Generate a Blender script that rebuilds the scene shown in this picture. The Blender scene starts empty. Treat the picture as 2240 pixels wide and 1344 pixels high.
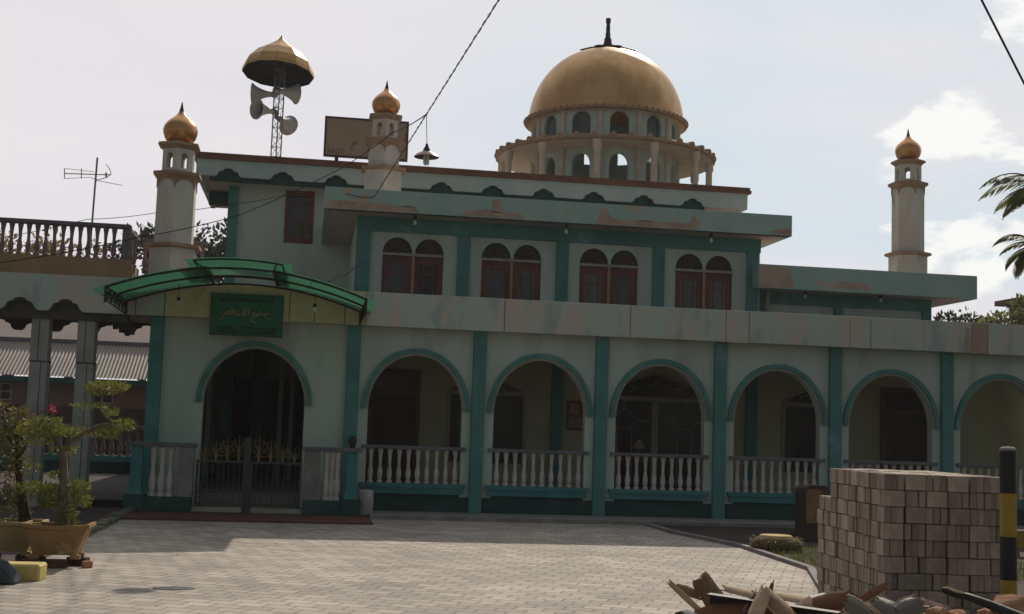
import bpy, bmesh, math, random
from mathutils import Vector, Matrix, noise
random.seed(7)
PI = math.pi
S = bpy.context.scene
COL = S.collection
# ------------------------------------------------------------------ camera
F_PX, W_PX, H_PX = 2750.0, 2240.0, 1344.0
YAW, PITCH, ROLL = 0.1567, 0.09807, 0.03389
CAM = Vector((-0.7626, -23.3634, 1.6))
FW = Vector((math.sin(YAW)*math.cos(PITCH), math.cos(YAW)*math.cos(PITCH), math.sin(PITCH)))
r0 = Vector((math.cos(YAW), -math.sin(YAW), 0)); u0 = r0.cross(FW)
RT = r0*math.cos(ROLL) + u0*math.sin(ROLL)
UP = -r0*math.sin(ROLL) + u0*math.cos(ROLL)
cd = bpy.data.cameras.new('camera'); cam = bpy.data.objects.new('camera', cd); COL.objects.link(cam)
cam.matrix_world = Matrix((( RT.x, UP.x, -FW.x, CAM.x), (RT.y, UP.y, -FW.y, CAM.y), (RT.z, UP.z, -FW.z, CAM.z), (0,0,0,1)))
cd.sensor_width = 36; cd.lens = 36*F_PX/W_PX; cd.clip_end = 3000; cd.clip_start = 0.1
S.camera = cam
def ray(x, y): return FW + RT*((x-W_PX/2)/F_PX) - UP*((y-H_PX/2)/F_PX)
def atY(x, y, Y):
    d = ray(x, y); return CAM + d*((Y-CAM.y)/d.y)
def atD(x, y, D): return CAM + ray(x, y)*D
# ------------------------------------------------------------------ light
SUN = Vector((.54, 1.25, 1.0)).normalized()
ELEV = math.asin(SUN.z); AZ = math.atan2(SUN.x, SUN.y)
ld = bpy.data.lights.new('sun', 'SUN'); ld.energy = 3.25; ld.angle = math.radians(.5); ld.color = (1, .90, .76)
lo = bpy.data.objects.new('sun', ld); COL.objects.link(lo)
lo.rotation_euler = (-SUN).to_track_quat('-Z', 'Y').to_euler(); lo.location = SUN*60
w = bpy.data.worlds.new('World'); S.world = w; w.use_nodes = True
def world():
    nt = w.node_tree; N = nt.nodes; L = nt.links; N.clear()
    def n(t, **k):
        a = N.new(t)
        for q, v in k.items(): setattr(a, q, v)
        return a
    def mth(op, a, b=None, clamp=False):
        m = n('ShaderNodeMath', operation=op); m.use_clamp = clamp
        for i, v in enumerate((a, b)):
            if v is None: continue
            if isinstance(v, (int, float)): m.inputs[i].default_value = v
            else: L.new(v, m.inputs[i])
        return m.outputs[0]
    def dot(vec, v):
        m = n('ShaderNodeVectorMath', operation='DOT_PRODUCT'); L.new(vec, m.inputs[0]); m.inputs[1].default_value = v; return m.outputs['Value']
    def ramp(x, a, b, ta=0., tb=1.):
        m = n('ShaderNodeMapRange', interpolation_type='SMOOTHSTEP'); L.new(x, m.inputs[0])
        for i, v in enumerate((a, b, ta, tb)): m.inputs[i+1].default_value = v
        return m.outputs[0]
    tc = n('ShaderNodeTexCoord'); d = tc.outputs['Generated']
    sky = n('ShaderNodeTexSky', sky_type='NISHITA', sun_disc=False, sun_elevation=ELEV, sun_rotation=AZ, air_density=1.0, dust_density=1.0)
    L.new(d, sky.inputs[0])
    ds = dot(d, SUN)
    fwd = ramp(ds, .38, .72)
    mp = n('ShaderNodeMapping'); mp.inputs['Scale'].default_value = (1, 1, 2.0); L.new(d, mp.inputs[0])
    no = n('ShaderNodeTexNoise'); no.inputs['Scale'].default_value = 11; no.inputs['Detail'].default_value = 10; no.inputs['Roughness'].default_value = .55; no.inputs['Distortion'].default_value = .25
    L.new(mp.outputs[0], no.inputs[0])
    n2 = n('ShaderNodeTexNoise'); n2.inputs['Scale'].default_value = 2.6; n2.inputs['Detail'].default_value = 6; n2.inputs['Distortion'].default_value = .3
    mp2 = n('ShaderNodeMapping'); mp2.inputs['Scale'].default_value = (1, 1, 3.2); mp2.inputs['Rotation'].default_value = (0, .35, 0); L.new(d, mp2.inputs[0]); L.new(mp2.outputs[0], n2.inputs[0])
    # cumulus bank towards the right, thin high haze elsewhere
    cdir = ray(2120, 440).normalized(); near = ramp(dot(d, cdir), .9945, .9994)
    cdir2 = ray(2290, 40).normalized(); near2 = ramp(dot(d, cdir2), .9975, .9999)
    cum = ramp(mth('ADD', no.outputs['Fac'], mth('MULTIPLY', mth('SUBTRACT', mth('MAXIMUM', near, near2), 1.), .30)), .47, .565)
    rest = mth('ADD', mth('MULTIPLY', ramp(no.outputs['Fac'], .45, .65), .25), .45)
    veil = ramp(n2.outputs['Fac'], .35, .68)
    left = ramp(dot(d, RT), -.3, .2)        # milkier towards the west
    hz = n('ShaderNodeMix', data_type='RGBA'); L.new(left, hz.inputs[0])
    hz.inputs[6].default_value = (15.5, 15.0, 15.9, 1); hz.inputs[7].default_value = (13.2, 15.1, 16.2, 1)
    vz = n('ShaderNodeMix', data_type='RGBA'); L.new(veil, vz.inputs[0]); L.new(hz.outputs[2], vz.inputs[6]); vz.inputs[7].default_value = (16.4, 15.8, 16.3, 1)
    cz = n('ShaderNodeMix', data_type='RGBA'); L.new(mth('ADD', cum, 0.), cz.inputs[0]); L.new(vz.outputs[2], cz.inputs[6]); cz.inputs[7].default_value = (19.4, 19.4, 19.0, 1)
    back = n('ShaderNodeMix', data_type='RGBA'); L.new(rest, back.inputs[0])
    L.new(sky.outputs[0], back.inputs[6]); back.inputs[7].default_value = (4.9, 4.9, 4.5, 1)
    al = n('ShaderNodeMix', data_type='RGBA'); L.new(fwd, al.inputs[0]); L.new(back.outputs[2], al.inputs[6]); L.new(cz.outputs[2], al.inputs[7])
    bg = n('ShaderNodeBackground'); bg.inputs[1].default_value = .05; L.new(al.outputs[2], bg.inputs[0])
    out = n('ShaderNodeOutputWorld'); L.new(bg.outputs[0], out.inputs[0])
world()
S.view_settings.view_transform = 'Standard'; S.view_settings.look = 'None'; S.view_settings.exposure = 0; S.view_settings.gamma = 1
S.render.engine = 'CYCLES'
S.cycles.max_bounces = 6; S.cycles.transparent_max_bounces = 12; S.cycles.use_denoising = True
# ------------------------------------------------------------------ materials
MATS = {}
def pm(name, c1, c2=None, scale=3., rough=.75, metal=0., bump=.15, bscale=None, lo=.4, hi=.62, vert=None, c3=None, c3s=1.2, c3lo=.55, c3hi=.68, rnd=0., spec=.3, detail=6):
    m = bpy.data.materials.new(name); m.use_nodes = True; nt = m.node_tree; N = nt.nodes; L = nt.links
    b = N['Principled BSDF']; b.inputs['Roughness'].default_value = rough; b.inputs['Metallic'].default_value = metal; b.inputs['Specular IOR Level'].default_value = spec
    tc = N.new('ShaderNodeTexCoord'); vec = tc.outputs['Object']
    mp = N.new('ShaderNodeMapping'); L.new(vec, mp.inputs[0])
    if vert: mp.inputs['Scale'].default_value = (1, 1, vert)
    c2 = c2 or tuple(x*.8 for x in c1)
    def nz(sc, src, dt=detail):
        t = N.new('ShaderNodeTexNoise'); t.inputs['Scale'].default_value = sc; t.inputs['Detail'].default_value = dt; t.inputs['Roughness'].default_value = .6; L.new(src, t.inputs[0]); return t.outputs['Fac']
    def rp(x, a, bb):
        r = N.new('ShaderNodeMapRange'); r.interpolation_type = 'SMOOTHSTEP'; L.new(x, r.inputs[0]); r.inputs[1].default_value = a; r.inputs[2].default_value = bb; return r.outputs[0]
    def mix(f, a, bb):
        x = N.new('ShaderNodeMix'); x.data_type = 'RGBA'; L.new(f, x.inputs[0])
        for i, v in ((6, a), (7, bb)):
            if isinstance(v, tuple): x.inputs[i].default_value = (*v[:3], 1)
            else: L.new(v, x.inputs[i])
        return x.outputs[2]
    col = mix(rp(nz(scale, mp.outputs[0]), lo, hi), tuple(c1), tuple(c2))
    if c3: col = mix(rp(nz(c3s, mp.outputs[0]), c3lo, c3hi), col, tuple(c3))
    if rnd:
        oi = N.new('ShaderNodeObjectInfo'); mr = N.new('ShaderNodeMapRange'); L.new(oi.outputs['Random'], mr.inputs[0]); mr.inputs[3].default_value = 1-rnd; mr.inputs[4].default_value = 1+rnd
        vm = N.new('ShaderNodeVectorMath'); vm.operation = 'SCALE'; L.new(col, vm.inputs[0]); L.new(mr.outputs[0], vm.inputs['Scale']); col = vm.outputs[0]
    L.new(col, b.inputs['Base Color'])
    if bump:
        bp = N.new('ShaderNodeBump'); bp.inputs['Strength'].default_value = bump; bp.inputs['Distance'].default_value = .02
        L.new(nz(bscale or scale*6, vec, 4), bp.inputs['Height']); L.new(bp.outputs[0], b.inputs['Normal'])
    MATS[name] = m; return m
pm('mint_wall', (.475,.56,.49), (.41,.49,.43), 1.3, .85, bump=.12, bscale=14, c3=(.38,.39,.33), c3s=1.4, c3lo=.56, c3hi=.72, vert=.25)
pm('inner_wall', (.46,.46,.30), (.40,.40,.26), 1.2, .85)
pm('teal_paint', (.075,.245,.22), (.06,.20,.185), 2., .7, bump=.1, c3=(.16,.33,.34), c3s=1.1, c3lo=.58, c3hi=.72)
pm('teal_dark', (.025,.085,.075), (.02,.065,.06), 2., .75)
pm('sill_teal', (.065,.225,.23), (.05,.185,.19), 2., .7)
pm('fascia_low', (.45,.52,.46), (.53,.48,.40), 2.3, .85, lo=.46, hi=.56, vert=.30, c3=(.34,.42,.38), c3s=3.1, c3lo=.52, c3hi=.66, bump=.15)
pm('fascia_mid', (.30,.45,.40), (.37,.48,.43), 1.4, .85, c3=(.50,.37,.27), c3s=1.05, c3lo=.60, c3hi=.64)
pm('fascia_bare', (.46,.35,.26), (.36,.27,.2), 2.5, .9)
pm('stain_brown', (.42,.31,.22), (.34,.26,.19), 2., .9, vert=.3)
pm('fascia_yellow', (.60,.54,.30), (.52,.46,.26), 1.3, .85, vert=.4, c3=(.30,.24,.12), c3s=2.2, c3lo=.62, c3hi=.78)
pm('fascia_top', (.46,.55,.51), (.39,.50,.47), 1.4, .85, vert=.5)
pm('soffit', (.52,.43,.37), (.45,.37,.32), 1.5, .9)
pm('cornice', (.19,.095,.055), (.15,.075,.05), 3., .8)
pm('ochre', (.36,.25,.14), (.29,.20,.11), 2., .85)
pm('roof_top', (.2,.19,.18), (.16,.15,.14), 1.2, .9)
pm('plinth', (.26,.25,.23), (.20,.19,.18), 3., .9)
pm('red_step', (.15,.065,.05), (.11,.05,.04), 3., .8)
pm('baluster_white', (.60,.54,.50), (.50,.46,.42), 6., .75, bump=.1, rnd=.09, c3=(.33,.29,.25), c3s=5., c3lo=.58, c3hi=.72)
pm('baluster_dark', (.26,.18,.17), (.20,.14,.14), 5., .8)
pm('rail_grey', (.17,.17,.19), (.13,.13,.14), 3., .8)
pm('rail_blue', (.16,.145,.17), (.12,.11,.135), 3., .8)
pm('pillar_tile', (.36,.36,.34), (.30,.30,.28), 2.2, .5)
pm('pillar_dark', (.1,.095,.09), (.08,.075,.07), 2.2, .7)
pm('wood_red', (.16,.06,.038), (.115,.042,.03), 4., .55, vert=.3)
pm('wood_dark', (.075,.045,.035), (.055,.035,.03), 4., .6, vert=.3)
pm('frame_pale', (.34,.33,.27), (.28,.27,.22), 3., .7)
def glass(name, c, rough=.08, spec=.5):
    m = pm(name, c, tuple(x*.7 for x in c), 1.5, rough, bump=0, spec=spec); return m
glass('dark_glass', (.022,.016,.016), .25, .3); glass('curtain_glass', (.085,.075,.07), .15); glass('smoky_glass', (.03,.034,.036)); glass('drum_glass', (.09,.10,.105), .35)
pm('gold', (.64,.39,.165), (.55,.32,.13), 1.6, .40, metal=.58, bump=.26, bscale=2.6, detail=3, c3=(.42,.25,.10), c3s=1.1, c3lo=.52, c3hi=.75, vert=.5)
pm('gold_small', (.66,.34,.14), (.55,.27,.11), 3., .28, metal=.65, bump=.06)
pm('cap_gold', (.60,.36,.15), (.50,.29,.11), 2., .42, metal=.35, bump=.05)
pm('bronze', (.055,.04,.04), (.04,.03,.03), 4., .5, metal=.5)
pm('trim_brown', (.38,.255,.165), (.30,.20,.13), 4., .8)
pm('minaret_white', (.62,.59,.52), (.53,.50,.44), 2., .85, c3=(.24,.21,.16), c3s=2.4, c3lo=.60, c3hi=.74, vert=.5)
pm('drum_mint', (.47,.58,.53), (.41,.51,.47), 1.5, .85)
pm('column_cream', (.62,.53,.43), (.54,.46,.38), 3., .85)
pm('steel', (.26,.26,.28), (.2,.2,.22), 5., .45, metal=.7)
pm('horn_grey', (.40,.39,.38), (.33,.32,.31), 3., .5)
pm('black_iron', (.02,.022,.02), (.015,.015,.014), 5., .6)
pm('gate_green', (.05,.065,.055), (.06,.055,.05), 5., .6)
pm('gate_gold', (.27,.19,.075), (.2,.135,.05), 5., .5, metal=.3)
pm('rust', (.16,.065,.03), (.20,.09,.045), 5., .8)
pm('board_rust', (.30,.24,.17), (.34,.27,.2), 2., .85, c3=(.20,.09,.06), c3s=2.0, c3lo=.53, c3hi=.66)
pm('board_frame', (.07,.055,.07), (.05,.04,.05), 3., .8)
pm('board_ink', (.20,.13,.09), (.17,.11,.08), 3., .8)
pm('sign_green', (.012,.16,.075), (.010,.125,.065), 3., .55, bump=.05)
pm('ink_dark', (.008,.03,.025), (.006,.02,.02), 3., .6)
pm('ink_gold', (.40,.33,.16), (.30,.26,.12), 8., .6)
pm('bulb_white', (.72,.72,.68), (.62,.62,.58), 3., .4)
pm('lamp_metal', (.30,.22,.18), (.24,.18,.15), 3., .35, metal=.6)
pm('cable', (.028,.026,.03), (.02,.02,.02), 8., .7)
pm('cable_pale', (.40,.38,.36), (.3,.3,.3), 8., .7)
pm('corrugated', (.30,.255,.22), (.25,.21,.18), .8, .7, vert=.4)
pm('roof_faded', (.33,.27,.24), (.29,.24,.21), .6, .75, c3=(.30,.24,.22), c3s=.5)
pm('house_wall', (.22,.135,.10), (.18,.11,.08), 1., .9)
pm('soil', (.055,.04,.032), (.035,.027,.022), 2., .95, bump=.6)
pm('earth', (.16,.14,.11), (.11,.10,.075), .6, .95, bump=.5, c3=(.07,.10,.035), c3s=.3)
pm('concrete', (.24,.22,.21), (.18,.165,.16), 2., .9, bump=.3)
pm('shaded_concrete', (.055,.042,.038), (.04,.032,.03), 1.2, .9, bump=.3)  # dark base colour stands in for shade on the yard and pavilion floor
pm('concrete_pale', (.42,.38,.37), (.34,.30,.29), 3., .9, c3=(.22,.11,.08), c3s=3.2, c3lo=.62, c3hi=.75)
pm('kerb_moss', (.17,.17,.12), (.10,.12,.07), 4., .95, bump=.5)
pm('block', (.43,.355,.285), (.345,.285,.23), 9., .95, bump=.5, bscale=60, rnd=.24)
pm('block_edge', (.34,.275,.22), (.255,.21,.165), 12., .95, bump=.6, bscale=50, rnd=.26, vert=.4)
pm('pot_clay', (.31,.185,.08), (.23,.135,.055), 2.5, .8, c3=(.42,.30,.15), c3s=3.)
pm('pot_yellow', (.46,.35,.16), (.36,.27,.12), 2.5, .8)
pm('potting_soil', (.03,.022,.016), (.05,.035,.025), 8., 1., bump=.6)
pm('bark', (.20,.155,.115), (.12,.09,.065), 9., .9, bump=.6, vert=.4)
pm('bark_dark', (.055,.036,.026), (.035,.024,.018), 9., .9, bump=.6)
pm('yellow_paint', (.55,.42,.14), (.45,.35,.12), 3., .7, c3=(.30,.24,.09), c3s=5., c3lo=.6, c3hi=.7)
pm('yellow_dull', (.36,.25,.035), (.30,.205,.035), 4., .7)
pm('black_paint', (.012,.012,.013), (.018,.016,.015), 4., .5)
pm('rock', (.045,.055,.06), (.07,.08,.085), 5., .8, bump=.5)
pm('stump_hair', (.17,.12,.045), (.09,.065,.03), 14., 1., bump=.9, vert=.3)
pm('stump_cut', (.50,.36,.17), (.42,.29,.12), 5., .9)
pm('brown_panel', (.27,.165,.075), (.21,.125,.055), 3., .8)
pm('shard_wood', (.34,.22,.12), (.22,.14,.08), 5., .8, vert=.3, bump=.4)
pm('shard_pale', (.44,.32,.20), (.36,.26,.16), 6., .8)
pm('brick_lump', (.42,.22,.13), (.33,.17,.10), 8., .95, bump=.7, bscale=30)
pm('ceramic', (.17,.15,.125), (.13,.115,.10), 4., .6)
pm('rubble', (.075,.048,.036), (.13,.08,.055), 7., 1., bump=.8)
def leafm(name, c1, c2, tr=.35):
    m = bpy.data.materials.new(name); m.use_nodes = True; nt = m.node_tree; N = nt.nodes; L = nt.links
    b = N['Principled BSDF']; b.inputs['Roughness'].default_value = .55; b.inputs['Specular IOR Level'].default_value = .25
    tc = N.new('ShaderNodeTexCoord'); t = N.new('ShaderNodeTexNoise'); t.inputs['Scale'].default_value = 3.5; t.inputs['Detail'].default_value = 4; L.new(tc.outputs['Object'], t.inputs[0])
    r = N.new('ShaderNodeMapRange'); L.new(t.outputs['Fac'], r.inputs[0]); r.inputs[1].default_value = .35; r.inputs[2].default_value = .65
    x = N.new('ShaderNodeMix'); x.data_type = 'RGBA'; L.new(r.outputs[0], x.inputs[0]); x.inputs[6].default_value = (*c1, 1); x.inputs[7].default_value = (*c2, 1)
    L.new(x.outputs[2], b.inputs['Base Color'])
    tl = N.new('ShaderNodeBsdfTranslucent'); L.new(x.outputs[2], tl.inputs[0])
    ms = N.new('ShaderNodeMixShader'); ms.inputs[0].default_value = tr; L.new(b.outputs[0], ms.inputs[1]); L.new(tl.outputs[0], ms.inputs[2])
    L.new(ms.outputs[0], N['Material Output'].inputs[0]); MATS[name] = m
leafm('leaf_bonsai', (.13,.15,.03), (.22,.22,.045)); leafm('leaf_dark', (.03,.045,.018), (.05,.065,.025), .25)
leafm('leaf_red', (.14,.10,.045), (.14,.16,.04)); leafm('leaf_palm', (.085,.11,.035), (.19,.18,.05), .5)
leafm('leaf_dry', (.30,.22,.07), (.16,.14,.05)); leafm('petal', (.55,.06,.10), (.45,.05,.08)); leafm('leaf_grass', (.09,.12,.03), (.14,.15,.04))
def sheetm():
    m = bpy.data.materials.new('green_sheet'); m.use_nodes = True; nt = m.node_tree; N = nt.nodes; L = nt.links
    b = N['Principled BSDF']; b.inputs['Roughness'].default_value = .35
    tc = N.new('ShaderNodeTexCoord'); t = N.new('ShaderNodeTexNoise'); t.inputs['Scale'].default_value = 1.6; t.inputs['Detail'].default_value = 5; L.new(tc.outputs['Object'], t.inputs[0])
    x = N.new('ShaderNodeMix'); x.data_type = 'RGBA'; L.new(t.outputs['Fac'], x.inputs[0]); x.inputs[6].default_value = (.035,.13,.07, 1); x.inputs[7].default_value = (.06,.20,.11, 1)
    L.new(x.outputs[2], b.inputs['Base Color'])
    tl = N.new('ShaderNodeBsdfTranslucent'); L.new(x.outputs[2], tl.inputs[0])
    tp = N.new('ShaderNodeBsdfTransparent'); tp.inputs[0].default_value = (.10,.33,.22, 1)
    m1 = N.new('ShaderNodeMixShader'); m1.inputs[0].default_value = .6; L.new(b.outputs[0], m1.inputs[1]); L.new(tl.outputs[0], m1.inputs[2])
    m2 = N.new('ShaderNodeMixShader'); m2.inputs[0].default_value = .06; L.new(m1.outputs[0], m2.inputs[1]); L.new(tp.outputs[0], m2.inputs[2])
    L.new(m2.outputs[0], N['Material Output'].inputs[0]); MATS['green_sheet'] = m
sheetm()
def paverm():
    m = bpy.data.materials.new('pavers'); m.use_nodes = True; nt = m.node_tree; N = nt.nodes; L = nt.links
    b = N['Principled BSDF']; b.inputs['Roughness'].default_value = .85; b.inputs['Specular IOR Level'].default_value = .25
    tc = N.new('ShaderNodeTexCoord'); mp = N.new('ShaderNodeMapping'); mp.inputs['Rotation'].default_value = (0, 0, math.radians(24)); L.new(tc.outputs['Object'], mp.inputs[0])
    wv = N.new('ShaderNodeTexNoise'); wv.inputs['Scale'].default_value = 1.2; L.new(mp.outputs[0], wv.inputs[0])
    ad = N.new('ShaderNodeVectorMath'); ad.operation = 'MULTIPLY_ADD'; L.new(wv.outputs['Color'], ad.inputs[0]); ad.inputs[1].default_value = (.05,.05,0); L.new(mp.outputs[0], ad.inputs[2])
    br = N.new('ShaderNodeTexBrick'); br.offset = .5; L.new(ad.outputs[0], br.inputs[0])
    br.inputs['Scale'].default_value = 1.; br.inputs['Brick Width'].default_value = .27; br.inputs['Row Height'].default_value = .19; br.inputs['Mortar Size'].default_value = .012; br.inputs['Mortar Smooth'].default_value = .3; br.inputs['Bias'].default_value = -.2
    br.inputs['Color1'].default_value = (.355,.31,.265, 1); br.inputs['Color2'].default_value = (.53,.46,.385, 1); br.inputs['Mortar'].default_value = (.21,.185,.155, 1)
    t = N.new('ShaderNodeTexNoise'); t.inputs['Scale'].default_value = .7; t.inputs['Detail'].default_value = 7; t.inputs['Roughness'].default_value = .65; L.new(tc.outputs['Object'], t.inputs[0])
    r = N.new('ShaderNodeMapRange'); L.new(t.outputs['Fac'], r.inputs[0]); r.inputs[1].default_value = .3; r.inputs[2].default_value = .7; r.inputs[3].default_value = .70; r.inputs[4].default_value = 1.15
    vm = N.new('ShaderNodeVectorMath'); vm.operation = 'SCALE'; L.new(br.outputs['Color'], vm.inputs[0]); L.new(r.outputs[0], vm.inputs['Scale'])
    g = N.new('ShaderNodeTexNoise'); g.inputs['Scale'].default_value = .45; g.inputs['Detail'].default_value = 3; L.new(tc.outputs['Object'], g.inputs[0])
    gr = N.new('ShaderNodeMapRange'); L.new(g.outputs['Fac'], gr.inputs[0]); gr.inputs[1].default_value = .52; gr.inputs[2].default_value = .72; gr.inputs[4].default_value = .35
    x = N.new('ShaderNodeMix'); x.data_type = 'RGBA'; L.new(gr.outputs[0], x.inputs[0]); L.new(vm.outputs[0], x.inputs[6]); x.inputs[7].default_value = (.33,.265,.215, 1)
    L.new(x.outputs[2], b.inputs['Base Color'])
    n3 = N.new('ShaderNodeTexNoise'); n3.inputs['Scale'].default_value = 40; L.new(tc.outputs['Object'], n3.inputs[0])
    h = N.new('ShaderNodeMath'); h.operation = 'MULTIPLY_ADD'; L.new(br.outputs['Fac'], h.inputs[0]); h.inputs[1].default_value = -1.; L.new(n3.outputs['Fac'], h.inputs[2])
    bp = N.new('ShaderNodeBump'); bp.inputs['Strength'].default_value = .5; bp.inputs['Distance'].default_value = .012; L.new(h.outputs[0], bp.inputs['Height']); L.new(bp.outputs[0], b.inputs['Normal'])
    MATS['pavers'] = m
paverm()
# ------------------------------------------------------------------ mesh helpers
WL = {}          # world location of every linked object
class MB:
    def __init__(s): s.v = []; s.f = []
    def add(s, vs, fs):
        o = len(s.v); s.v += [Vector(x) for x in vs]; s.f += [[i+o for i in f] for f in fs]; return s
    def quad(s, *p): return s.add(p, [list(range(len(p)))])
    def box(s, x0, x1, y0, y1, z0, z1, M=None):
        p = [Vector((x, y, z)) for x in (x0, x1) for y in (y0, y1) for z in (z0, z1)]
        if M: p = [M @ q for q in p]
        return s.add(p, [[0,1,3,2],[4,6,7,5],[0,4,5,1],[2,3,7,6],[0,2,6,4],[1,5,7,3]])
    def tube(s, pts, rad, n=8, cap=True):
        pts = [Vector(p) for p in pts]; o = len(s.v); k = len(pts)
        if not isinstance(rad, (list, tuple)): rad = [rad]*k
        ref = None
        for i, p in enumerate(pts):
            t = (pts[min(i+1, k-1)] - pts[max(i-1, 0)]).normalized()
            if ref is None: ref = t.cross(Vector((0, 0, 1)) if abs(t.z) < .9 else Vector((1, 0, 0))).normalized()
            ref = (ref - t*ref.dot(t)).normalized(); b = t.cross(ref)
            for j in range(n):
                a = 2*PI*j/n; s.v.append(p + (ref*math.cos(a) + b*math.sin(a))*rad[i])
        for i in range(k-1):
            for j in range(n):
                s.f.append([o+i*n+j, o+i*n+(j+1) % n, o+(i+1)*n+(j+1) % n, o+(i+1)*n+j])
        if cap: s.f.append([o+j for j in range(n)][::-1]); s.f.append([o+(k-1)*n+j for j in range(n)])
        return s
    def bar(s, a, b, r=.01, n=4): return s.tube([a, b], r, n)
    def lathe(s, prof, c, n=24, M=None, ph=0., a0=0., a1=2*PI):
        o = len(s.v); c = Vector(c); full = abs(a1-a0-2*PI) < 1e-6; m = n if full else n+1
        for r, z in prof:
            for j in range(m):
                a = ph + a0 + (a1-a0)*j/n; q = Vector((r*math.cos(a), r*math.sin(a), z)); s.v.append(c + (M @ q if M else q))
        for i in range(len(prof)-1):
            for j in range(n if full else n):
                j2 = (j+1) % m if full else j+1
                s.f.append([o+i*m+j, o+i*m+j2, o+(i+1)*m+j2, o+(i+1)*m+j])
        return s
    def prism(s, poly, d0, d1, mp):                # poly in (a,b); mp(a,b,d) -> point
        n = len(poly); return s.add([mp(a, b, d0) for a, b in poly] + [mp(a, b, d1) for a, b in poly],
            [list(range(n))[::-1], [n+i for i in range(n)]] + [[i, (i+1) % n, n+(i+1) % n, n+i] for i in range(n)])
    def blob(s, c, r, n=8, jit=.18, seed=0, sq=(1, 1, 1)):
        rr = random.Random(seed); bm = bmesh.new(); bmesh.ops.create_icosphere(bm, subdivisions=2, radius=1)
        vs = []
        for v in bm.verts:
            k = 1 + jit*noise.noise(v.co*1.7 + Vector((seed*3.1, seed, 0)))*1.6
            vs.append(Vector(c) + Vector((v.co.x*sq[0], v.co.y*sq[1], v.co.z*sq[2]))*r*k)
        fs = [[v.index for v in f.verts] for f in bm.faces]; bm.free(); return s.add(vs, fs)
    def leaf(s, p, d, up, L, Wd):
        d = d.normalized(); sd = d.cross(up)
        if sd.length < 1e-3: sd = d.cross(Vector((1, 0, .3)))
        sd.normalize(); q = p + d*L*.5
        return s.add([p, q + sd*Wd*.5, p + d*L, q - sd*Wd*.5], [[0,1,2,3]])
    def build(s, name, mat, parent=None, smooth=False, normals=True, bevel=0):
        off = WL[parent.name] if parent is not None else Vector((0, 0, 0))
        me = bpy.data.meshes.new(name); me.from_pydata([v - off for v in s.v], [], s.f)
        bm = bmesh.new(); bm.from_mesh(me)
        if normals: bmesh.ops.remove_doubles(bm, verts=bm.verts, dist=1e-5); bmesh.ops.recalc_face_normals(bm, faces=bm.faces)
        if bevel: bmesh.ops.bevel(bm, geom=list(bm.edges), offset=bevel, segments=1, affect='EDGES')
        bm.to_mesh(me); bm.free()
        if smooth:
            for p in me.polygons: p.use_smooth = True
            if smooth != 1:
                me.set_sharp_from_angle(angle=smooth)
        me.materials.append(MATS[mat]); o = bpy.data.objects.new(name, me); COL.objects.link(o)
        if parent is not None: o.parent = parent
        WL[o.name] = off.copy(); return o
def tag(o, label=None, cat=None, group=None, kind=None):
    for k, v in (('label', label), ('category', cat), ('group', group), ('kind', kind)):
        if v: o[k] = v
    return o
def thing(name, label, cat, loc=(0, 0, 0), group=None):
    o = bpy.data.objects.new(name, None); COL.objects.link(o); o.location = loc; o.empty_display_size = .2
    WL[o.name] = Vector(loc); return tag(o, label, cat, group)
def struct(name, mb, mat, **k): return tag(mb.build(name, mat, **k), kind='structure')
SM = math.radians(40)
# ------------------------------------------------------------------ the setting: ground
mb = MB().quad((-380, -200, -.012), (380, -200, -.012), (380, 420, -.012), (-380, 420, -.012)); struct('ground', mb, 'earth')
hm = bpy.data.materials.new('haze'); hm.use_nodes = True; hn = hm.node_tree; hn.nodes.remove(hn.nodes['Principled BSDF'])
pv = hn.nodes.new('ShaderNodeVolumePrincipled'); pv.inputs['Density'].default_value = .00045; pv.inputs['Color'].default_value = (.94, .91, .93, 1); pv.inputs['Anisotropy'].default_value = .25
hn.links.new(pv.outputs[0], hn.nodes['Material Output'].inputs['Volume']); MATS['haze'] = hm
tag(MB().box(-390, 390, -210, 430, -1.1, 17.5).build('haze', 'haze'), kind='stuff')  # thin volume added to lift the shadows, like lens veil
PAV = [(-3.6, -30), (4.3, -30), (4.3, -11.8), (5.5, -8.3), (5.66, -5.4), (5.3, -2.9), (5.3, -1.0), (-3.6, -1.0)]
mb = MB().add([(x, y, 0) for x, y in PAV], [list(range(len(PAV)))]); struct('paving', mb, 'pavers')
lv = MB(); rr = random.Random(41)
for i in range(260):
    x = rr.uniform(-3.5, 5.2); y = rr.uniform(-13, -1.5) if rr.random() < .6 else rr.uniform(-7, -5)*rr.uniform(.8, 1.2)
    if x > 4.3 and y < -8: continue
    a = rr.uniform(0, 6.28); lv.leaf(Vector((x, y, .006)), Vector((math.cos(a), math.sin(a), rr.uniform(0, .25))), Vector((0, 0, 1)), rr.uniform(.02, .07), rr.uniform(.01, .03))
tag(lv.build('fallen_leaves', 'leaf_dry', normals=False), 'small dry leaves scattered over the paving', 'leaves', kind='stuff')
mb = MB().quad((-12, -30, -.006), (-3.6, -30, -.006), (-3.6, 14, -.006), (-12, 14, -.006)); struct('cement_yard', mb, 'shaded_concrete')
mb = MB().box(-3.9, .35, -2.6, -1.25, -.02, .035); struct('red_step', mb, 'red_step')
mb = MB().box(.36, 18, -1.3, -.1, -.03, .07); struct('verandah_step', mb, 'plinth')
mb = MB(); BED = [(5.3, -1.35), (5.3, -2.9), (5.66, -5.4), (5.5, -8.3), (4.3, -11.8), (4.3, -16), (20, -16), (20, -1.35)]
n = 14; vs = []; 
mb.add([(x, y, .012) for x, y in BED], [list(range(len(BED)))]); struct('flower_bed', mb, 'soil')
KP = [(5.28, -1.4), (5.28, -2.9), (5.64, -5.4), (5.48, -8.3), (4.28, -11.8), (4.28, -16)]
mb = MB()
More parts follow.
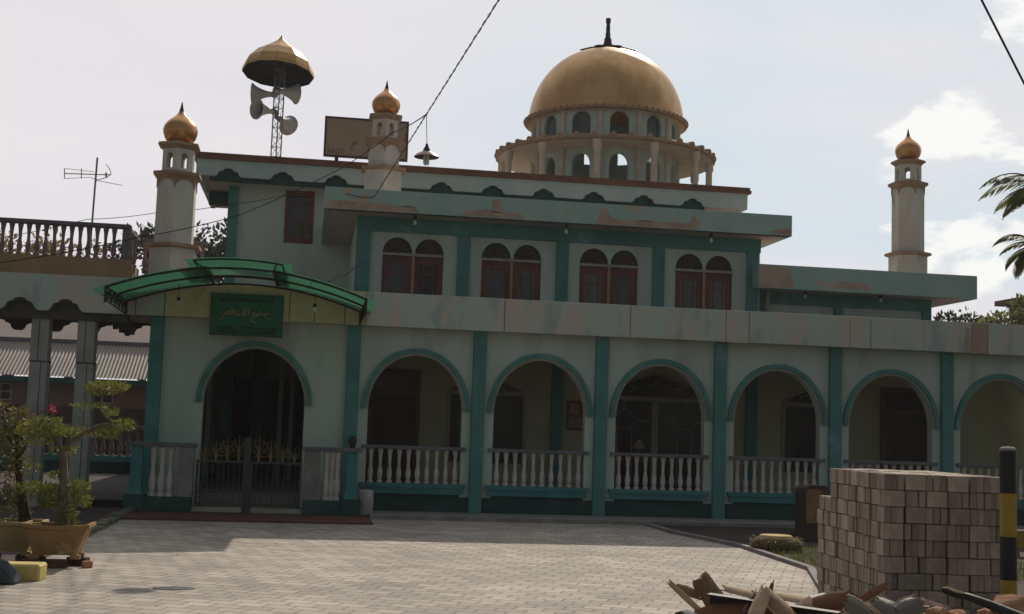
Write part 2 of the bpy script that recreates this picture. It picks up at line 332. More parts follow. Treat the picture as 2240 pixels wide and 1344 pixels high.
for a, b in zip(KP[:-1], KP[1:]):
    a = Vector((*a, 0)); b = Vector((*b, 0)); d = (b-a).normalized(); sd = Vector((-d.y, d.x, 0))*.045
    mb.add([a-sd, a+sd, b+sd, b-sd] + [p + Vector((0, 0, .05)) for p in (a-sd, a+sd, b+sd, b-sd)], [[0,1,2,3],[4,5,6,7],[0,1,5,4],[1,2,6,5],[2,3,7,6],[3,0,4,7]])
struct('garden_kerb', mb, 'concrete')
mb = MB(); rr = random.Random(3); y = -7.4
while y < -1.0:
    l = rr.uniform(.25, .5); h = rr.uniform(.05, .1); o = rr.uniform(-.03, .03)
    mb.box(-3.74+o, -3.6+o, y, min(y+l-.02, -.95), -.02, h); y += l
struct('mossy_kerb', mb, 'kerb_moss', bevel=.012)
mb = MB(); rr = random.Random(5)
for i in range(5200):
    x = rr.uniform(5.45, 9); y = rr.uniform(-9.5, -5.6)
    t = (y+8.3)/2.9; xe = 5.5 + .16*max(0, min(1, t)) if y > -8.3 else 5.5 - (-8.3-y)*.343
    if x < xe+.06: continue
    p = Vector((x, y, .012)); mb.leaf(p, Vector((rr.uniform(-.5, .5), rr.uniform(-.5, .5), 1)), Vector((rr.uniform(-1, 1), rr.uniform(-1, 1), .1)), rr.uniform(.04, .09), .014)
tag(mb.build('grass', 'leaf_grass', normals=False), 'short green grass along the garden kerb', 'grass', kind='stuff')
# ------------------------------------------------------------------ arches
def arch_outline(cx, hw, zs, zt, zb, n=22, rect=False, pointed=0.):
    P = [(cx+hw, zb)]
    if rect: P += [(cx+hw, zt), (cx-hw, zt)]
    else:
        for i in range(n+1):
            a = PI*i/n; x = hw*math.cos(a); zz = math.sin(a)
            if pointed: zz = zz*(1-pointed) + (1-abs(math.cos(a)))*pointed
            P.append((cx+x, zs+(zt-zs)*zz))
    P.append((cx-hw, zb)); return P
def arch_panel(mb, x0, x1, z0, z1, cx, hw, zs, zt, y0, y1, zb=None, n=22, rect=False, mp=None, seg=1, pointed=0., ends=True):
    mp = mp or (lambda x, y, z: Vector((x, y, z)))
    zb = z0 if zb is None else zb; P = arch_outline(cx, hw, zs, zt, zb, n, rect, pointed)
    def rect_(xa, xb, za, zc, y):
        for k in range(seg):
            a = xa+(xb-xa)*k/seg; b = xa+(xb-xa)*(k+1)/seg
            mb.quad(mp(a, y, za), mp(b, y, za), mp(b, y, zc), mp(a, y, zc))
    for y in (y0, y1):
        if cx-hw > x0+1e-6: rect_(x0, cx-hw, z0, z1, y)
        if cx+hw < x1-1e-6: rect_(cx+hw, x1, z0, z1, y)
        if zb > z0+1e-6: rect_(cx-hw, cx+hw, z0, zb, y)
        arc = P[1:-1]
        for (xa, za), (xb, zc) in zip(arc[:-1], arc[1:]):
            if abs(xa-xb) < 1e-7 or max(za, zc) >= z1-1e-6: continue
            k = 1 if not rect else seg*3
            for q in range(k):
                u, v = q/k, (q+1)/k; xu = xa+(xb-xa)*u; xv = xa+(xb-xa)*v; zu = za+(zc-za)*u; zv = za+(zc-za)*v
                mb.quad(mp(xu, y, zu), mp(xv, y, zv), mp(xv, y, z1), mp(xu, y, z1))
    Q = P + ([P[0]] if zb > z0+1e-6 else [])
    for (xa, za), (xb, zc) in zip(Q[:-1], Q[1:]):
        mb.quad(mp(xa, y0, za), mp(xb, y0, zc), mp(xb, y1, zc), mp(xa, y1, za))
    if ends:
        mb.quad(mp(x0, y0, z0), mp(x0, y1, z0), mp(x0, y1, z1), mp(x0, y0, z1)); mb.quad(mp(x1, y0, z0), mp(x1, y1, z0), mp(x1, y1, z1), mp(x1, y0, z1))
    return mb
def moulding(mb, cx, hw, zs, zt, t, y0, y1, drop=.0, n=26, mp=None, inner=.0):
    mp = mp or (lambda x, y, z: Vector((x, y, z)))
    I = [(cx+hw+inner, zs-drop)] + [(cx+(hw+inner)*math.cos(PI*i/n), zs+(zt+inner-zs)*math.sin(PI*i/n)) for i in range(n+1)] + [(cx-hw-inner, zs-drop)]
    O = [(cx+hw+t, zs-drop)] + [(cx+(hw+t)*math.cos(PI*i/n), zs+(zt+t-zs)*math.sin(PI*i/n)) for i in range(n+1)] + [(cx-hw-t, zs-drop)]
    k = len(I); vs = [mp(x, y, z) for y in (y0, y1) for C in (I, O) for x, z in C]; fs = []
    for i in range(k-1):
        fs += [[i, i+1, k+i+1, k+i], [2*k+i, 2*k+i+1, 3*k+i+1, 3*k+i], [i, i+1, 2*k+i+1, 2*k+i], [k+i, k+i+1, 3*k+i+1, 3*k+i]]
    fs += [[0, k, 3*k, 2*k], [k-1, 2*k-1, 4*k-1, 3*k-1]]
    return mb.add(vs, fs)
BAL = [(.055, 0), (.055, .04), (.03, .05), (.042, .09), (.052, .16), (.045, .23), (.03, .29), (.034, .31), (.028, .33), (.03, .40), (.037, .50), (.046, .56), (.05, .57), (.05, .62)]
def baluster(p, h, name, mat, parent, k=1., n=10):
    mb = MB().lathe([(r*k, z*h/.62) for r, z in [(0, 0)] + BAL + [(0, .62)]], p, n); return mb.build(name, mat, parent, smooth=SM)
# ------------------------------------------------------------------ MOSQUE
MQ = thing('mosque', 'white and teal two storey mosque with arcade, golden dome and small golden minarets', 'mosque', (5, 4, 0))
SP = 2.345
COLX = [i*SP for i in range(0, 7)]
ZS, ZT, ZC = 1.935, 2.935, 3.46
RAILZ = 1.26
# arcade wall
bays = [(-3.53, 0., -1.755, .905, True)] + [(i*SP, (i+1)*SP, (i+.5)*SP+.012, .875, False) for i in range(6)] + [(6*SP, 6*SP+3.5, None, None, False)]
aw = MB()
for x0, x1, cx, hw, porch in bays:
    if cx is None: aw.box(x0, x1, 0.02, .22, .3, ZC+.02); continue
    arch_panel(aw, x0, x1, .07 if porch else .34, ZC+.02, cx, hw, ZS, ZT, .02, .22, ends=False)
aw.build('arcade_wall', 'mint_wall', MQ)
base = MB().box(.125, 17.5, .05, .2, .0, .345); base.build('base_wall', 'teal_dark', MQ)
def column(x, y=0., z0=0.):
    MB().box(x-.12, x+.12, y-.09, y+.019, z0, ZC+.0).build('column', 'teal_paint', MQ, bevel=.008)
for x in COLX: column(x, 0, .0)
column(-3.53, 0, .0)
for x0, x1, cx, hw, porch in bays:
    if cx is None: continue
    moulding(MB(), cx, hw, ZS, ZT, .13, -.05, .021, .01, inner=.046).build('arch_moulding', 'teal_paint', MQ, smooth=SM)
    moulding(MB(), cx, hw, ZS, ZT, .045, -.014, .0195, .01, inner=.002).build('arch_edge', 'frame_pale', MQ, smooth=SM)
for i in range(6):
    cx = (i+.5)*SP+.012; x0, x1 = cx-.875, cx+.875
    r = MB().box(x0-.09, x1+.09, -.05, .14, RAILZ-.065, RAILZ).build('balustrade', 'rail_grey', MQ, bevel=.008)
    for k in range(10):
        baluster((x0+.095+k*(x1-x0-.19)/9, .06, .575), RAILZ-.065-.575, 'baluster', 'baluster_white', r)
    MB().box(x0-.12, x1+.1, -.08, .019, .50, .575).box(x0-.08, x1+.06, -.05, .018, .385, .50).build('sill', 'sill_teal', MQ)
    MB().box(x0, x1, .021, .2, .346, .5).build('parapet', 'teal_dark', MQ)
# verandah floor and ceiling
MB().box(-3.5, 17.5, .22, 3.38, -.02, .33).build('verandah_floor', 'plinth', MQ)
MB().box(-3.5, 17.5, -.1, 3.38, 3.47, 3.6).build('verandah_ceiling', 'soffit', MQ)
# low fascia: plain panels, the yellow ones behind the awning
FT, FB = 4.045, 3.43
def fascia(x0, x1, y0, zt, zb, seams, mat, name, d=.18, seed=1):
    rr = random.Random(seed); e = [x0] + [s for s in seams if x0 < s < x1] + [x1]; mb = MB()
    for a, b in zip(e[:-1], e[1:]):
        dz = rr.uniform(-.006, .006); mb.box(a+.006, b-.006, y0+rr.uniform(-.006, .006), y0+d, zb+dz, zt+rr.uniform(-.005, .005))
    return mb.build(name, mat, MQ, bevel=.006)
SEAM = [2.75, 5.16, 7.05, 7.51, 9.56, 9.99, 12.1, 12.45, 14.6]
fascia(.17, 17.6, -.3, FT, FB, SEAM, 'fascia_low', 'fascia')
fascia(-3.4, .17, -.297, FT, FB, [-2.3, -1.2, -.75, -.2], 'fascia_yellow', 'fascia', seed=2)
fascia(-4.05, -3.4, -.3, FT+.02, FB, [-3.9], 'fascia_low', 'fascia', seed=3)
MB().box(-4.0, 17.5, -.12, 8.2, 3.78, 4.0).build('terrace_slab', 'roof_top', MQ)
# inner ground floor wall and its openings
MB().box(-.4, 17.5, 3.4, 3.6, .3, 3.5).build('inner_wall', 'inner_wall', MQ)
MB().box(-3.6, -3.4, .3, 22, .0, 3.77).build('side_wall', 'mint_wall', MQ)  # its long rear run is added, unseen, to shade the yard behind
MB().box(-3.4, -.4, 7.6, 7.8, .3, 3.5).build('inner_wall', 'inner_wall', MQ)
MB().box(-.6, -.4, 3.4, 7.6, .3, 3.5).build('side_wall', 'inner_wall', MQ)
MB().box(-3.39, -.61, .23, 7.59, .331, .345).build('porch_floor', 'plinth', MQ)
for x, y in ((-2.55, 2.4), (-2.0, 4.6)): MB().box(x, x+.26, y, y+.26, .34, 3.46).build('inner_pillar', 'teal_dark', MQ)
for x, y in ((-2.85, 3.2), (-1.45, 5.2), (-1.2, 5.2)): MB().box(x, x+.1, y, y+.1, .34, 3.3).build('door_post', 'mint_wall', MQ)
MB().box(-2.9, -.9, 7.5, 7.58, .35, 2.6).build('inner_door', 'wood_dark', MQ)
for x in (4.39, 8.77): MB().box(x, x+.25, 3.3, 3.4, .33, 3.47).build('pilaster', 'teal_paint', MQ)
for x in (.0, 13.3): MB().box(x-.1, x+.12, 3.3, 3.4, .33, 3.47).build('pilaster', 'teal_paint', MQ)
def door(x0, x1, zt, y=3.4, tr=True):
    d = MB().box(x0, x0+.08, y-.07, y, .331, zt).box(x1-.08, x1, y-.07, y, .331, zt).box(x0+.08, x1-.08, y-.068, y, zt-.09, zt).box(x0+.08, x1-.08, y-.068, y, 2.28, 2.36).build('door', 'wood_red', MQ)
    MB().box(x0+.08, x1-.08, y-.03, y-.002, .331, 2.28).build('door_leaf', 'wood_dark', d)
    MB().box(x0+.08, x1-.08, y-.03, y-.002, 2.36, zt-.09).build('transom', 'dark_glass', d)
    return d
door(.47, 1.55, 2.82); door(11.95, 13.1, 2.86)
def arched_window(x0, x1, zs, zt, zb, y=3.4, kind='window', pointed=.5):
    cx, hw = (x0+x1)/2, (x1-x0)/2
    o = arch_outline(cx, hw, zs, zt, zb, 20, pointed=pointed)
    i = arch_outline(cx, hw-.06, zs, zt-.07, zb, 20, pointed=pointed)
    mb = MB(); k = len(o)
    vs = [Vector((x, yy, z)) for yy in (y-.05, y) for C in (i, o) for x, z in C]; fs = []
    for q in range(k-1): fs += [[q, q+1, k+q+1, k+q], [q, q+1, 2*k+q+1, 2*k+q], [k+q, k+q+1, 3*k+q+1, 3*k+q]]
    mb.add(vs, fs); mb.box(cx-hw+.05, cx+hw-.05, y-.052, y, zs-.06, zs+.04)
    if kind == 'door': mb.box(cx-.07, cx+.07, y-.05, y, zb, zs-.06)
    fr = mb.build('arched_'+kind, 'frame_pale', MQ)
    MB().add([(x, y-.006, z) for x, z in i], [list(range(k))]).build('pane', 'dark_glass', fr)
    m2 = MB(); g = .011
    def b2(a, b): m2.bar((a[0], y-.03, a[1]), (b[0], y-.03, b[1]), g, 4)
    R = hw*.45
    pr = None
    for q in range(9):
        a = PI*q/8; p = (cx+R*math.cos(a), zs+.04+(zt-zs)*.45*math.sin(a))
        if pr: b2(pr, p)
        pr = p
    for a in (45, 90, 135):
        a = math.radians(a); b2((cx+R*math.cos(a), zs+.04+(zt-zs)*.45*math.sin(a)), (cx+hw*.86*math.cos(a), zs+(zt-zs)*(.9 if a != PI/2 else .94)*math.sin(a)*(.82 if a != PI/2 else 1)))
    if kind == 'door':
        for s in (-1, 1):
            c = cx+s*hw*.5; ww = hw*.22; h = zs-.35
            for a, b in (((c, zs-.06), (c, h+.15)), ((c, h+.15), (c-ww, h-.15)), ((c, h+.15), (c+ww, h-.15)), ((c-ww, h-.15), (c-ww*.55, h-.3)), ((c+ww, h-.15), (c+ww*.55, h-.3)), ((c-ww*.55, h-.3), (c+ww*.55, h-.3)), ((c-ww*.55, h-.3), (c-ww*.55, zb)), ((c+ww*.55, h-.3), (c+ww*.55, zb)), ((c-ww, h-.15), (c-hw*.42, h-.15)), ((c+ww, h-.15), (c+hw*.42, h-.15))): b2(a, b)
    m2.build('muntin', 'frame_pale', fr)
arched_window(2.15, 3.84, 2.40, 2.72, .9)
arched_window(5.35, 8.05, 2.40, 2.99, .331, kind='door', pointed=.7)
arched_window(9.62, 11.0, 2.40, 2.80, .9)
# ---- upper block (first floor) with four twin windows
UY = 3.4
UP_X = [.23, 2.37, 4.54, 6.71, 8.88]
UB0, UB1, SB, FB2, FT2 = -.66, 9.53, 6.06, 6.06, 6.52
wl = MB(); 
for i in range(4):
    a, b = UP_X[i], UP_X[i+1]; c1, c2 = a+.715, a+1.398; mid = a+1.065
    arch_panel(wl, a, mid, 3.9, 5.75, c1, .318, 5.31, 5.65, UY, UY+.14, zb=4.2, ends=False)
    arch_panel(wl, mid, b, 3.9, 5.75, c2, .31, 5.31, 5.645, UY, UY+.14, zb=4.2, ends=False)
wl.box(.06, .23, UY, UY+.14, 3.9, 5.75).box(8.88, 9.06, UY, UY+.14, 3.9, 5.75)
wl.box(.06, .2, UY+.14, 7.99, 3.9, 6.06).box(8.92, 9.06, UY+.14, 7.99, 3.9, 6.06).build('upper_wall', 'mint_wall', MQ)
MB().box(.06, 9.06, UY-.06, UY+.14, 5.751, SB).build('beam', 'teal_paint', MQ)
for i, x in enumerate(UP_X): MB().box(x-.135, x+.135, UY-.055, UY-.001, 3.95, 5.75).build('pilaster', 'teal_paint', MQ)
MB().box(.055, .059, UY-.05, UY+.25, 3.95, 5.74).build('pilaster', 'teal_paint', MQ)
# dark room lining behind the upper windows
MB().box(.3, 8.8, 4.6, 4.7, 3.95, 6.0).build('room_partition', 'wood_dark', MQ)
for i in range(4):
    a = UP_X[i]; fr = MB()
    for c, hw in ((a+.715, .318), (a+1.398, .31)):
        fr.box(c-hw, c-hw+.035, UY+.03, UY+.09, 4.2, 5.25).box(c+hw-.035, c+hw, UY+.03, UY+.09, 4.2, 5.25).box(c-hw+.035, c+hw-.035, UY+.03, UY+.09, 5.2, 5.25)
    win = fr.build('window', 'wood_red', MQ)
    MB().box(a+.39, a+1.72, UY-.02, UY+.1, 5.252, 5.308).build('lintel', 'frame_pale', win)
    for q, (c, hw) in enumerate(((a+.715, .318), (a+1.398, .31))):
        x0, x1 = c-hw+.035, c+hw-.035; y0 = UY+.05
        cs = MB().box(x0, x0+.085, y0, y0+.04, 4.2, 5.2).box(x1-.085, x1, y0, y0+.04, 4.2, 5.2).box(x0+.085, x1-.085, y0, y0+.04, 5.07, 5.2).box(x0+.085, x1-.085, y0, y0+.04, 4.2, 4.36)
        cs.box(x0+.085, x1-.085, y0+.005, y0+.035, 4.87, 4.91)
        for t in (.3, .7): cs.box(x0+(x1-x0)*t-.012, x0+(x1-x0)*t+.012, y0+.006, y0+.034, 4.36, 5.07)
        cs.build('casement', 'wood_red', win)
        MB().box(x0+.085, x1-.085, y0+.015, y0+.022, 4.36, 5.07).build('pane', ('smoky_glass', 'curtain_glass', 'dark_glass', 'smoky_glass', 'curtain_glass')[(i*3+q*2) % 5], win)
        lu = MB(); pts = [(c+(hw-.0)*math.cos(PI*k/18), 5.309+.335*math.sin(PI*k/18)) for k in range(19)]
        lu.add([(x, UY+.07, z) for x, z in pts], [list(range(19))]).build('fanlight', 'dark_glass', win)
        mu = MB()
        for k in range(1, 8):
            an = PI*k/8; mu.bar((c+.06*math.cos(an), UY+.055, 5.315+.06*math.sin(an)), (c+(hw-.02)*math.cos(an), UY+.055, 5.315+(.31)*math.sin(an)), .006)
        for R in (.1, .2, .29): mu.tube([(c+R*math.cos(PI*k/12), UY+.055, 5.315+R*1.05*math.sin(PI*k/12)) for k in range(13)], .007, 4)
        mu.build('fan_muntin', 'wood_red', win)
    MB().box(a+1.034, a+1.087, UY-.01, UY+.0, 4.2, 5.252).build('mullion', 'trim_brown', win)
MB().box(UB0, UB1, 2.7, 7.99, SB, SB+.08).box(UB0+.15, UB1-.15, 2.84, 7.98, SB+.081, FT2-.1).build('upper_roof', 'soffit', MQ)
fm = MB().box(UB0, UB1, 2.69, 2.85, SB+.0, FT2).box(UB1-.14, UB1+.003, 2.851, 7.9, SB-.002, FT2-.001).box(UB0-.002, UB0+.14, 2.851, 7.9, SB-.003, FT2-.001)
fm.build('fascia', 'fascia_mid', MQ, bevel=.006)
# bare render where the paint has come away, as thin proud patches with ragged outlines
def patch(pts, y, mat='fascia_bare'):
    rr = random.Random(len(pts)*7+int(pts[0][0]*10)); P = []
    for (a, b), (c, d) in zip(pts, pts[1:]+pts[:1]):
        for k in range(5):
            t = k/5; P.append((a+(c-a)*t+rr.uniform(-.012, .012), b+(d-b)*t+rr.uniform(-.012, .012)))
    MB().prism(P, y, y-.003, lambda x, z, d: Vector((x, d, z))).build('bare_patch', mat, MQ)
patch([(2.2,6.08),(3.55,6.08),(3.5,6.2),(3.1,6.22),(3.02,6.46),(2.86,6.46),(2.84,6.24),(2.3,6.2)], 2.689)
patch([(5.1,6.08),(7.4,6.08),(7.42,6.22),(7.28,6.4),(7.2,6.2),(6.4,6.22),(5.5,6.2),(5.28,6.48),(5.18,6.25)], 2.689)
patch([(-.64,6.08),(1.3,6.08),(1.25,6.17),(.5,6.22),(-.64,6.24)], 2.689)
patch([(9.0,6.09),(9.5,6.09),(9.5,6.22),(9.1,6.17)], 2.689)
patch([(12.12,3.44),(12.44,3.44),(12.44,4.03),(12.12,4.03)], -.3085, 'stain_brown')
patch([(11.95,3.44),(12.08,3.44),(12.06,3.9),(11.97,3.95)], -.3085, 'fascia_bare')
for x in (.9, 2.75, 6.0): MB().prism([(x,6.19),(x+.35,6.185),(x+.3,6.2),(x+.15,6.21)], 2.685, 2.681, lambda a, z, d: Vector((a, d, z))).build('crack', 'wood_dark', MQ)
for x in (1.256, 4.52, 7.77):
    h = MB().lathe([(0, 6.059), (.035, 6.058), (.035, 6.0), (.022, 5.97), (0, 5.97)], (x, 2.95, 0), 12).build('bulb_holder', 'black_iron', MQ, smooth=SM)
    MB().lathe([(.012, 5.97), (.02, 5.95), (.038, 5.91), (.03, 5.87), (0, 5.86)], (x, 2.95, 0), 12).build('bulb', 'bulb_white', h, smooth=1)
# ---- right wing
MB().box(8.87, 14.06, 2.95, 3.1, 4.92, 5.45).box(8.87, 9.0, 3.101, 3.39, 4.921, 5.449).box(13.92, 14.062, 3.101, 9., 4.919, 5.449).build('fascia', 'fascia_mid', MQ, bevel=.006)
patch([(8.88,4.94),(9.75,4.94),(9.55,5.42),(8.88,5.43)], 2.949); patch([(10.6,5.0),(11.5,4.99),(11.4,5.14),(10.8,5.16)], 2.949)
MB().box(8.9, 14.0, 3.0, 9., 4.93, 4.99).box(9.1, 13.9, 3.12, 9., 4.991, 5.35).build('wing_roof', 'soffit', MQ)
MB().box(9.07, 13.3, 3.7, 3.85, 3.9, 4.66).box(13.15, 13.29, 3.851, 9, 3.9, 4.92).build('upper_wall', 'mint_wall', MQ)
MB().box(9.07, 13.31, 3.64, 3.86, 4.661, 4.925).build('beam', 'teal_paint', MQ)
for x in (9.07, 10.95, 13.1): MB().box(x, x+.2, 3.62, 3.699, 3.95, 4.66).build('pilaster', 'teal_paint', MQ)
MB().tube([(9.3, 3.5, 4.0), (9.3, 3.5, 4.93)], .045, 10).build('downpipe', 'frame_pale', MQ, smooth=SM)
for x in (10.1, 11.9):
    h = MB().lathe([(0, 4.929), (.035, 4.928), (.03, 4.87), (0, 4.87)], (x, 3.3, 0), 10).build('bulb_holder', 'black_iron', MQ, smooth=SM)
    MB().lathe([(.012, 4.87), (.036, 4.81), (0, 4.76)], (x, 3.3, 0), 10).build('bulb', 'bulb_white', h, smooth=1)
# ---- top block (behind) with scalloped fascia
TY = 8.0; TB, TT = 7.46, 7.86
SCX = [-2.96+1.29*i for i in range(10)]
def cut(x):
    for c in SCX:
        d = abs(x-c)
        if d < .115: return .15+.055*math.sqrt(max(0, 1-(d/.115)**2))
        if d < .25: return .05+.095*math.sqrt(max(0, 1-((d-.09)/.165)**2))
        if d < .32: return .05*((.32-d)/.07)**1.6
    return 0.
xs = sorted(set([-3.72, 10.1] + [c+q for c in SCX for q in [-.32,-.30,-.28,-.26,-.25,-.24,-.22,-.2,-.17,-.14,-.1151,-.115,-.11,-.1,-.08,-.05,0,.05,.08,.1,.11,.115,.1151,.14,.17,.2,.22,.24,.25,.26,.28,.3,.32]]))
fm = MB()
for a, b in zip(xs[:-1], xs[1:]):
    za, zb = TB+cut(a), TB+cut(b)
    for y in (7.2, 7.28): fm.quad((a, y, za), (b, y, zb), (b, y, TT), (a, y, TT))
    fm.quad((a, 7.2, za), (b, 7.2, zb), (b, 7.28, zb), (a, 7.28, za))
fm.box(9.96, 10.1, 7.281, 20, TB-.001, TT).box(-3.72, -3.6, 7.281, 12, TB-.001, TT).build('fascia', 'fascia_top', MQ)
MB().box(-3.4, 9.0, 7.34, 7.42, 7.375, 7.78).build('beam', 'teal_dark', MQ)
MB().box(-3.8, 10.18, 7.12, 7.4, TT, TT+.075).box(-3.77, 10.15, 7.15, 7.4, TT+.075, TT+.155).box(9.9, 10.17, 7.4, 20, TT+.001, TT+.153).box(-3.79, -3.5, 7.4, 12, TT+.001, TT+.153).build('cornice', 'cornice', MQ)
MB().box(-3.6, 9.96, 7.43, 12, TB+.02, TB+.12).box(3, 9.96, 12, 20, TB+.021, TB+.12).box(-3.6, 9.96, 7.43, 12, TB+.13, TT+.05).box(3, 9.96, 12, 20, TB+.13, TT+.05).build('top_roof', 'soffit', MQ)
tw = arch_panel(MB(), -2.97, 9.2, 3.9, 7.47, -1.235, .355, 6, 7.36, TY, TY+.15, zb=6.05, rect=True)
tw.box(-2.97, -2.82, TY+.15, 12, 3.9, 7.47).box(9.05, 9.2, TY+.15, 20, 3.9, 7.47)
arch_panel(tw, -2.82, 3.0, 3.9, 7.47, -.62, .36, 6, 7.3, 11.85, 12, zb=5.6, rect=True)
tw.build('top_wall', 'mint_wall', MQ)
MB().box(-2.975, -2.74, TY-.07, TY-.001, 4.0, 7.37).build('pilaster', 'teal_paint', MQ)
MB().box(-3.56, -2.98, 9.3, 9.5, 7.12, 7.45).build('beam', 'teal_dark', MQ)
fr = MB().box(-1.59, -1.50, TY-.02, TY+.1, 6.05, 7.36).box(-.97, -.88, TY-.02, TY+.1, 6.05, 7.36).box(-1.50, -.97, TY-.02, TY+.1, 7.22, 7.36).box(-1.50, -.97, TY-.02, TY+.1, 6.05, 6.17)
win = fr.build('window', 'wood_red', MQ)
cs = MB().box(-1.50, -.97, TY+.03, TY+.07, 7.04, 7.08).box(-1.50, -.97, TY+.03, TY+.07, 6.60, 6.63).box(-1.38, -1.345, TY+.03, TY+.07, 6.17, 7.04).box(-1.125, -1.09, TY+.03, TY+.07, 6.17, 7.04).box(-1.345, -.97, TY+.031, TY+.069, 6.32, 6.345)
cs.build('casement', 'wood_red', win)
MB().box(-1.50, -.97, TY+.045, TY+.055, 6.63, 7.22).box(-1.50, -1.24, TY+.045, TY+.055, 6.17, 6.60).build('pane', 'smoky_glass', win)
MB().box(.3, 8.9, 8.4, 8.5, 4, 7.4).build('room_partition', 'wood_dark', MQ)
# ---- dome on its two ringed drum
DC = Vector((8.0, 14.5, 0)); RD = 2.24
def cyl(x, y, z):                      # x: arc angle, y: inset
    r = RD - y; return Vector((DC.x+r*math.sin(x), DC.y-r*math.cos(x), z))
ROT = math.radians(-21)              # first bay faces the camera side
for tier, (z0, z1, zs, zt, zb) in enumerate(((8.0, 10.15, 9.55, 9.88, 9.0), (10.15, 11.3, 10.88, 11.16, 10.42))):
    dm = MB()
    for k in range(12):
        a = ROT + math.radians(19) + k*PI/6
        arch_panel(dm, a-PI/12, a+PI/12, z0, z1, a, math.radians(7.6), zs, zt, 0, .14, zb=zb, n=14, mp=cyl, seg=3, ends=False)
    dr = dm.build('drum', 'drum_mint', MQ)
    for k in range(12):
        a = ROT + math.radians(19) + (k+.5)*PI/6
        MB().lathe([(.075, z0), (.075, z1-.16), (.1, z1-.15), (.1, z1-.03)], cyl(a, -.03, 0), 10).build('pilaster', 'column_cream', dr, smooth=SM)
    if tier == 1:
        for k in (-3, -2, -1, 0, 1, 2):
            a = ROT + math.radians(19) + k*PI/6; op = (k == 1-1) 
            P = arch_outline(a, math.radians(7.5), zs, zt, zb, 14)
            if k == 0: P = [(a+.13, zb), (a+.13, 10.72), (a-.13, 10.72), (a-.13, zb)]
            MB().add([cyl(x, .09, z) for x, z in P], [list(range(len(P)))]).build('pane', 'drum_glass' if k != 0 else 'smoky_glass', dr)
def ring(r0, r1, zb, zt, lumps, lr, name):
    mb = MB().lathe([(r0, zb), (r1-.04, zb), (r1, zb+.03), (r1, zt-.03), (r1-.06, zt), (r0, zt+.05), (r0, zb)], DC, 72)
    lm = mb
    sf = MB().lathe([(r0-.01, zb-.012), (r1-.09, zb-.012)], DC, 72); SF = sf
    if lumps:
        for k in range(lumps):
            a = 2*PI*k/lumps; c = DC + Vector((math.cos(a)*(r1-.09), math.sin(a)*(r1-.09), zt-.015))
            M = Matrix.Rotation(a, 3, 'Z')
            lm.lathe([(lr, -.12), (lr, .1), (lr*.55, .13), (0, .13)], c, 10, M @ Matrix.Rotation(PI/2, 3, 'Y'))
    o = mb.build(name, 'trim_brown', MQ, smooth=SM); SF.build('soffit', 'column_cream', o)
ring(RD-.02, 3.42, 10.05, 10.18, 40, .09, 'lower_ring')
ring(RD-.02, 2.55, 11.17, 11.28, 72, .035, 'upper_ring')
for k in range(12):
    a = ROT + math.radians(19) + (k+.5)*PI/6; c = DC + Vector((3.24*math.sin(a), -3.24*math.cos(a), 0))
    MB().lathe([(.1, 7.99), (.1, 9.75), (.135, 9.8), (.135, 10.04)], c, 14).build('drum_column', 'column_cream', MQ, smooth=SM)
prof = []
for i in range(33):
    t = i/32*PI/2; prof.append((2.43*math.cos(t)**.93, 11.25 + 2.40*math.sin(t)**1.04))
dome = MB().lathe(prof, DC, 96).build('main_dome', 'gold', MQ, smooth=1)
cp = MB()
for k in range(8):                      # petal plate under the finial
    a = k*PI/4+.2; d = Vector((math.cos(a), math.sin(a), 0)); sd = Vector((-d.y, d.x, 0))
    pts = [(0, .12, 13.68), (.35, .22, 13.66), (.65, .22, 13.61), (.95, .0, 13.54)]
    L_ = [DC + d*u + sd*v + Vector((0, 0, z)) for u, v, z in pts]; R_ = [DC + d*u - sd*v + Vector((0, 0, z)) for u, v, z in pts]
    n = len(pts)
    for off in (0, .03): cp.add([p + Vector((0, 0, off)) for p in L_ + R_[::-1]], [list(range(2*n))])
    top = [p + Vector((0, 0, .03)) for p in L_ + R_[::-1]]; bot = L_ + R_[::-1]
    for i in range(2*n-1): cp.quad(bot[i], bot[i+1], top[i+1], top[i])
cp.build('petal_plate', 'bronze', dome)
MB().lathe([(.20, 13.66), (.165, 13.8), (.115, 13.95), (.125, 14.0), (.10, 14.05), (.075, 14.12), (.085, 14.2), (.065, 14.24), (.07, 14.4), (.055, 14.5), (.08, 14.6), (.08, 14.7), (0, 14.72)], DC, 16).build('finial', 'bronze', dome, smooth=SM)
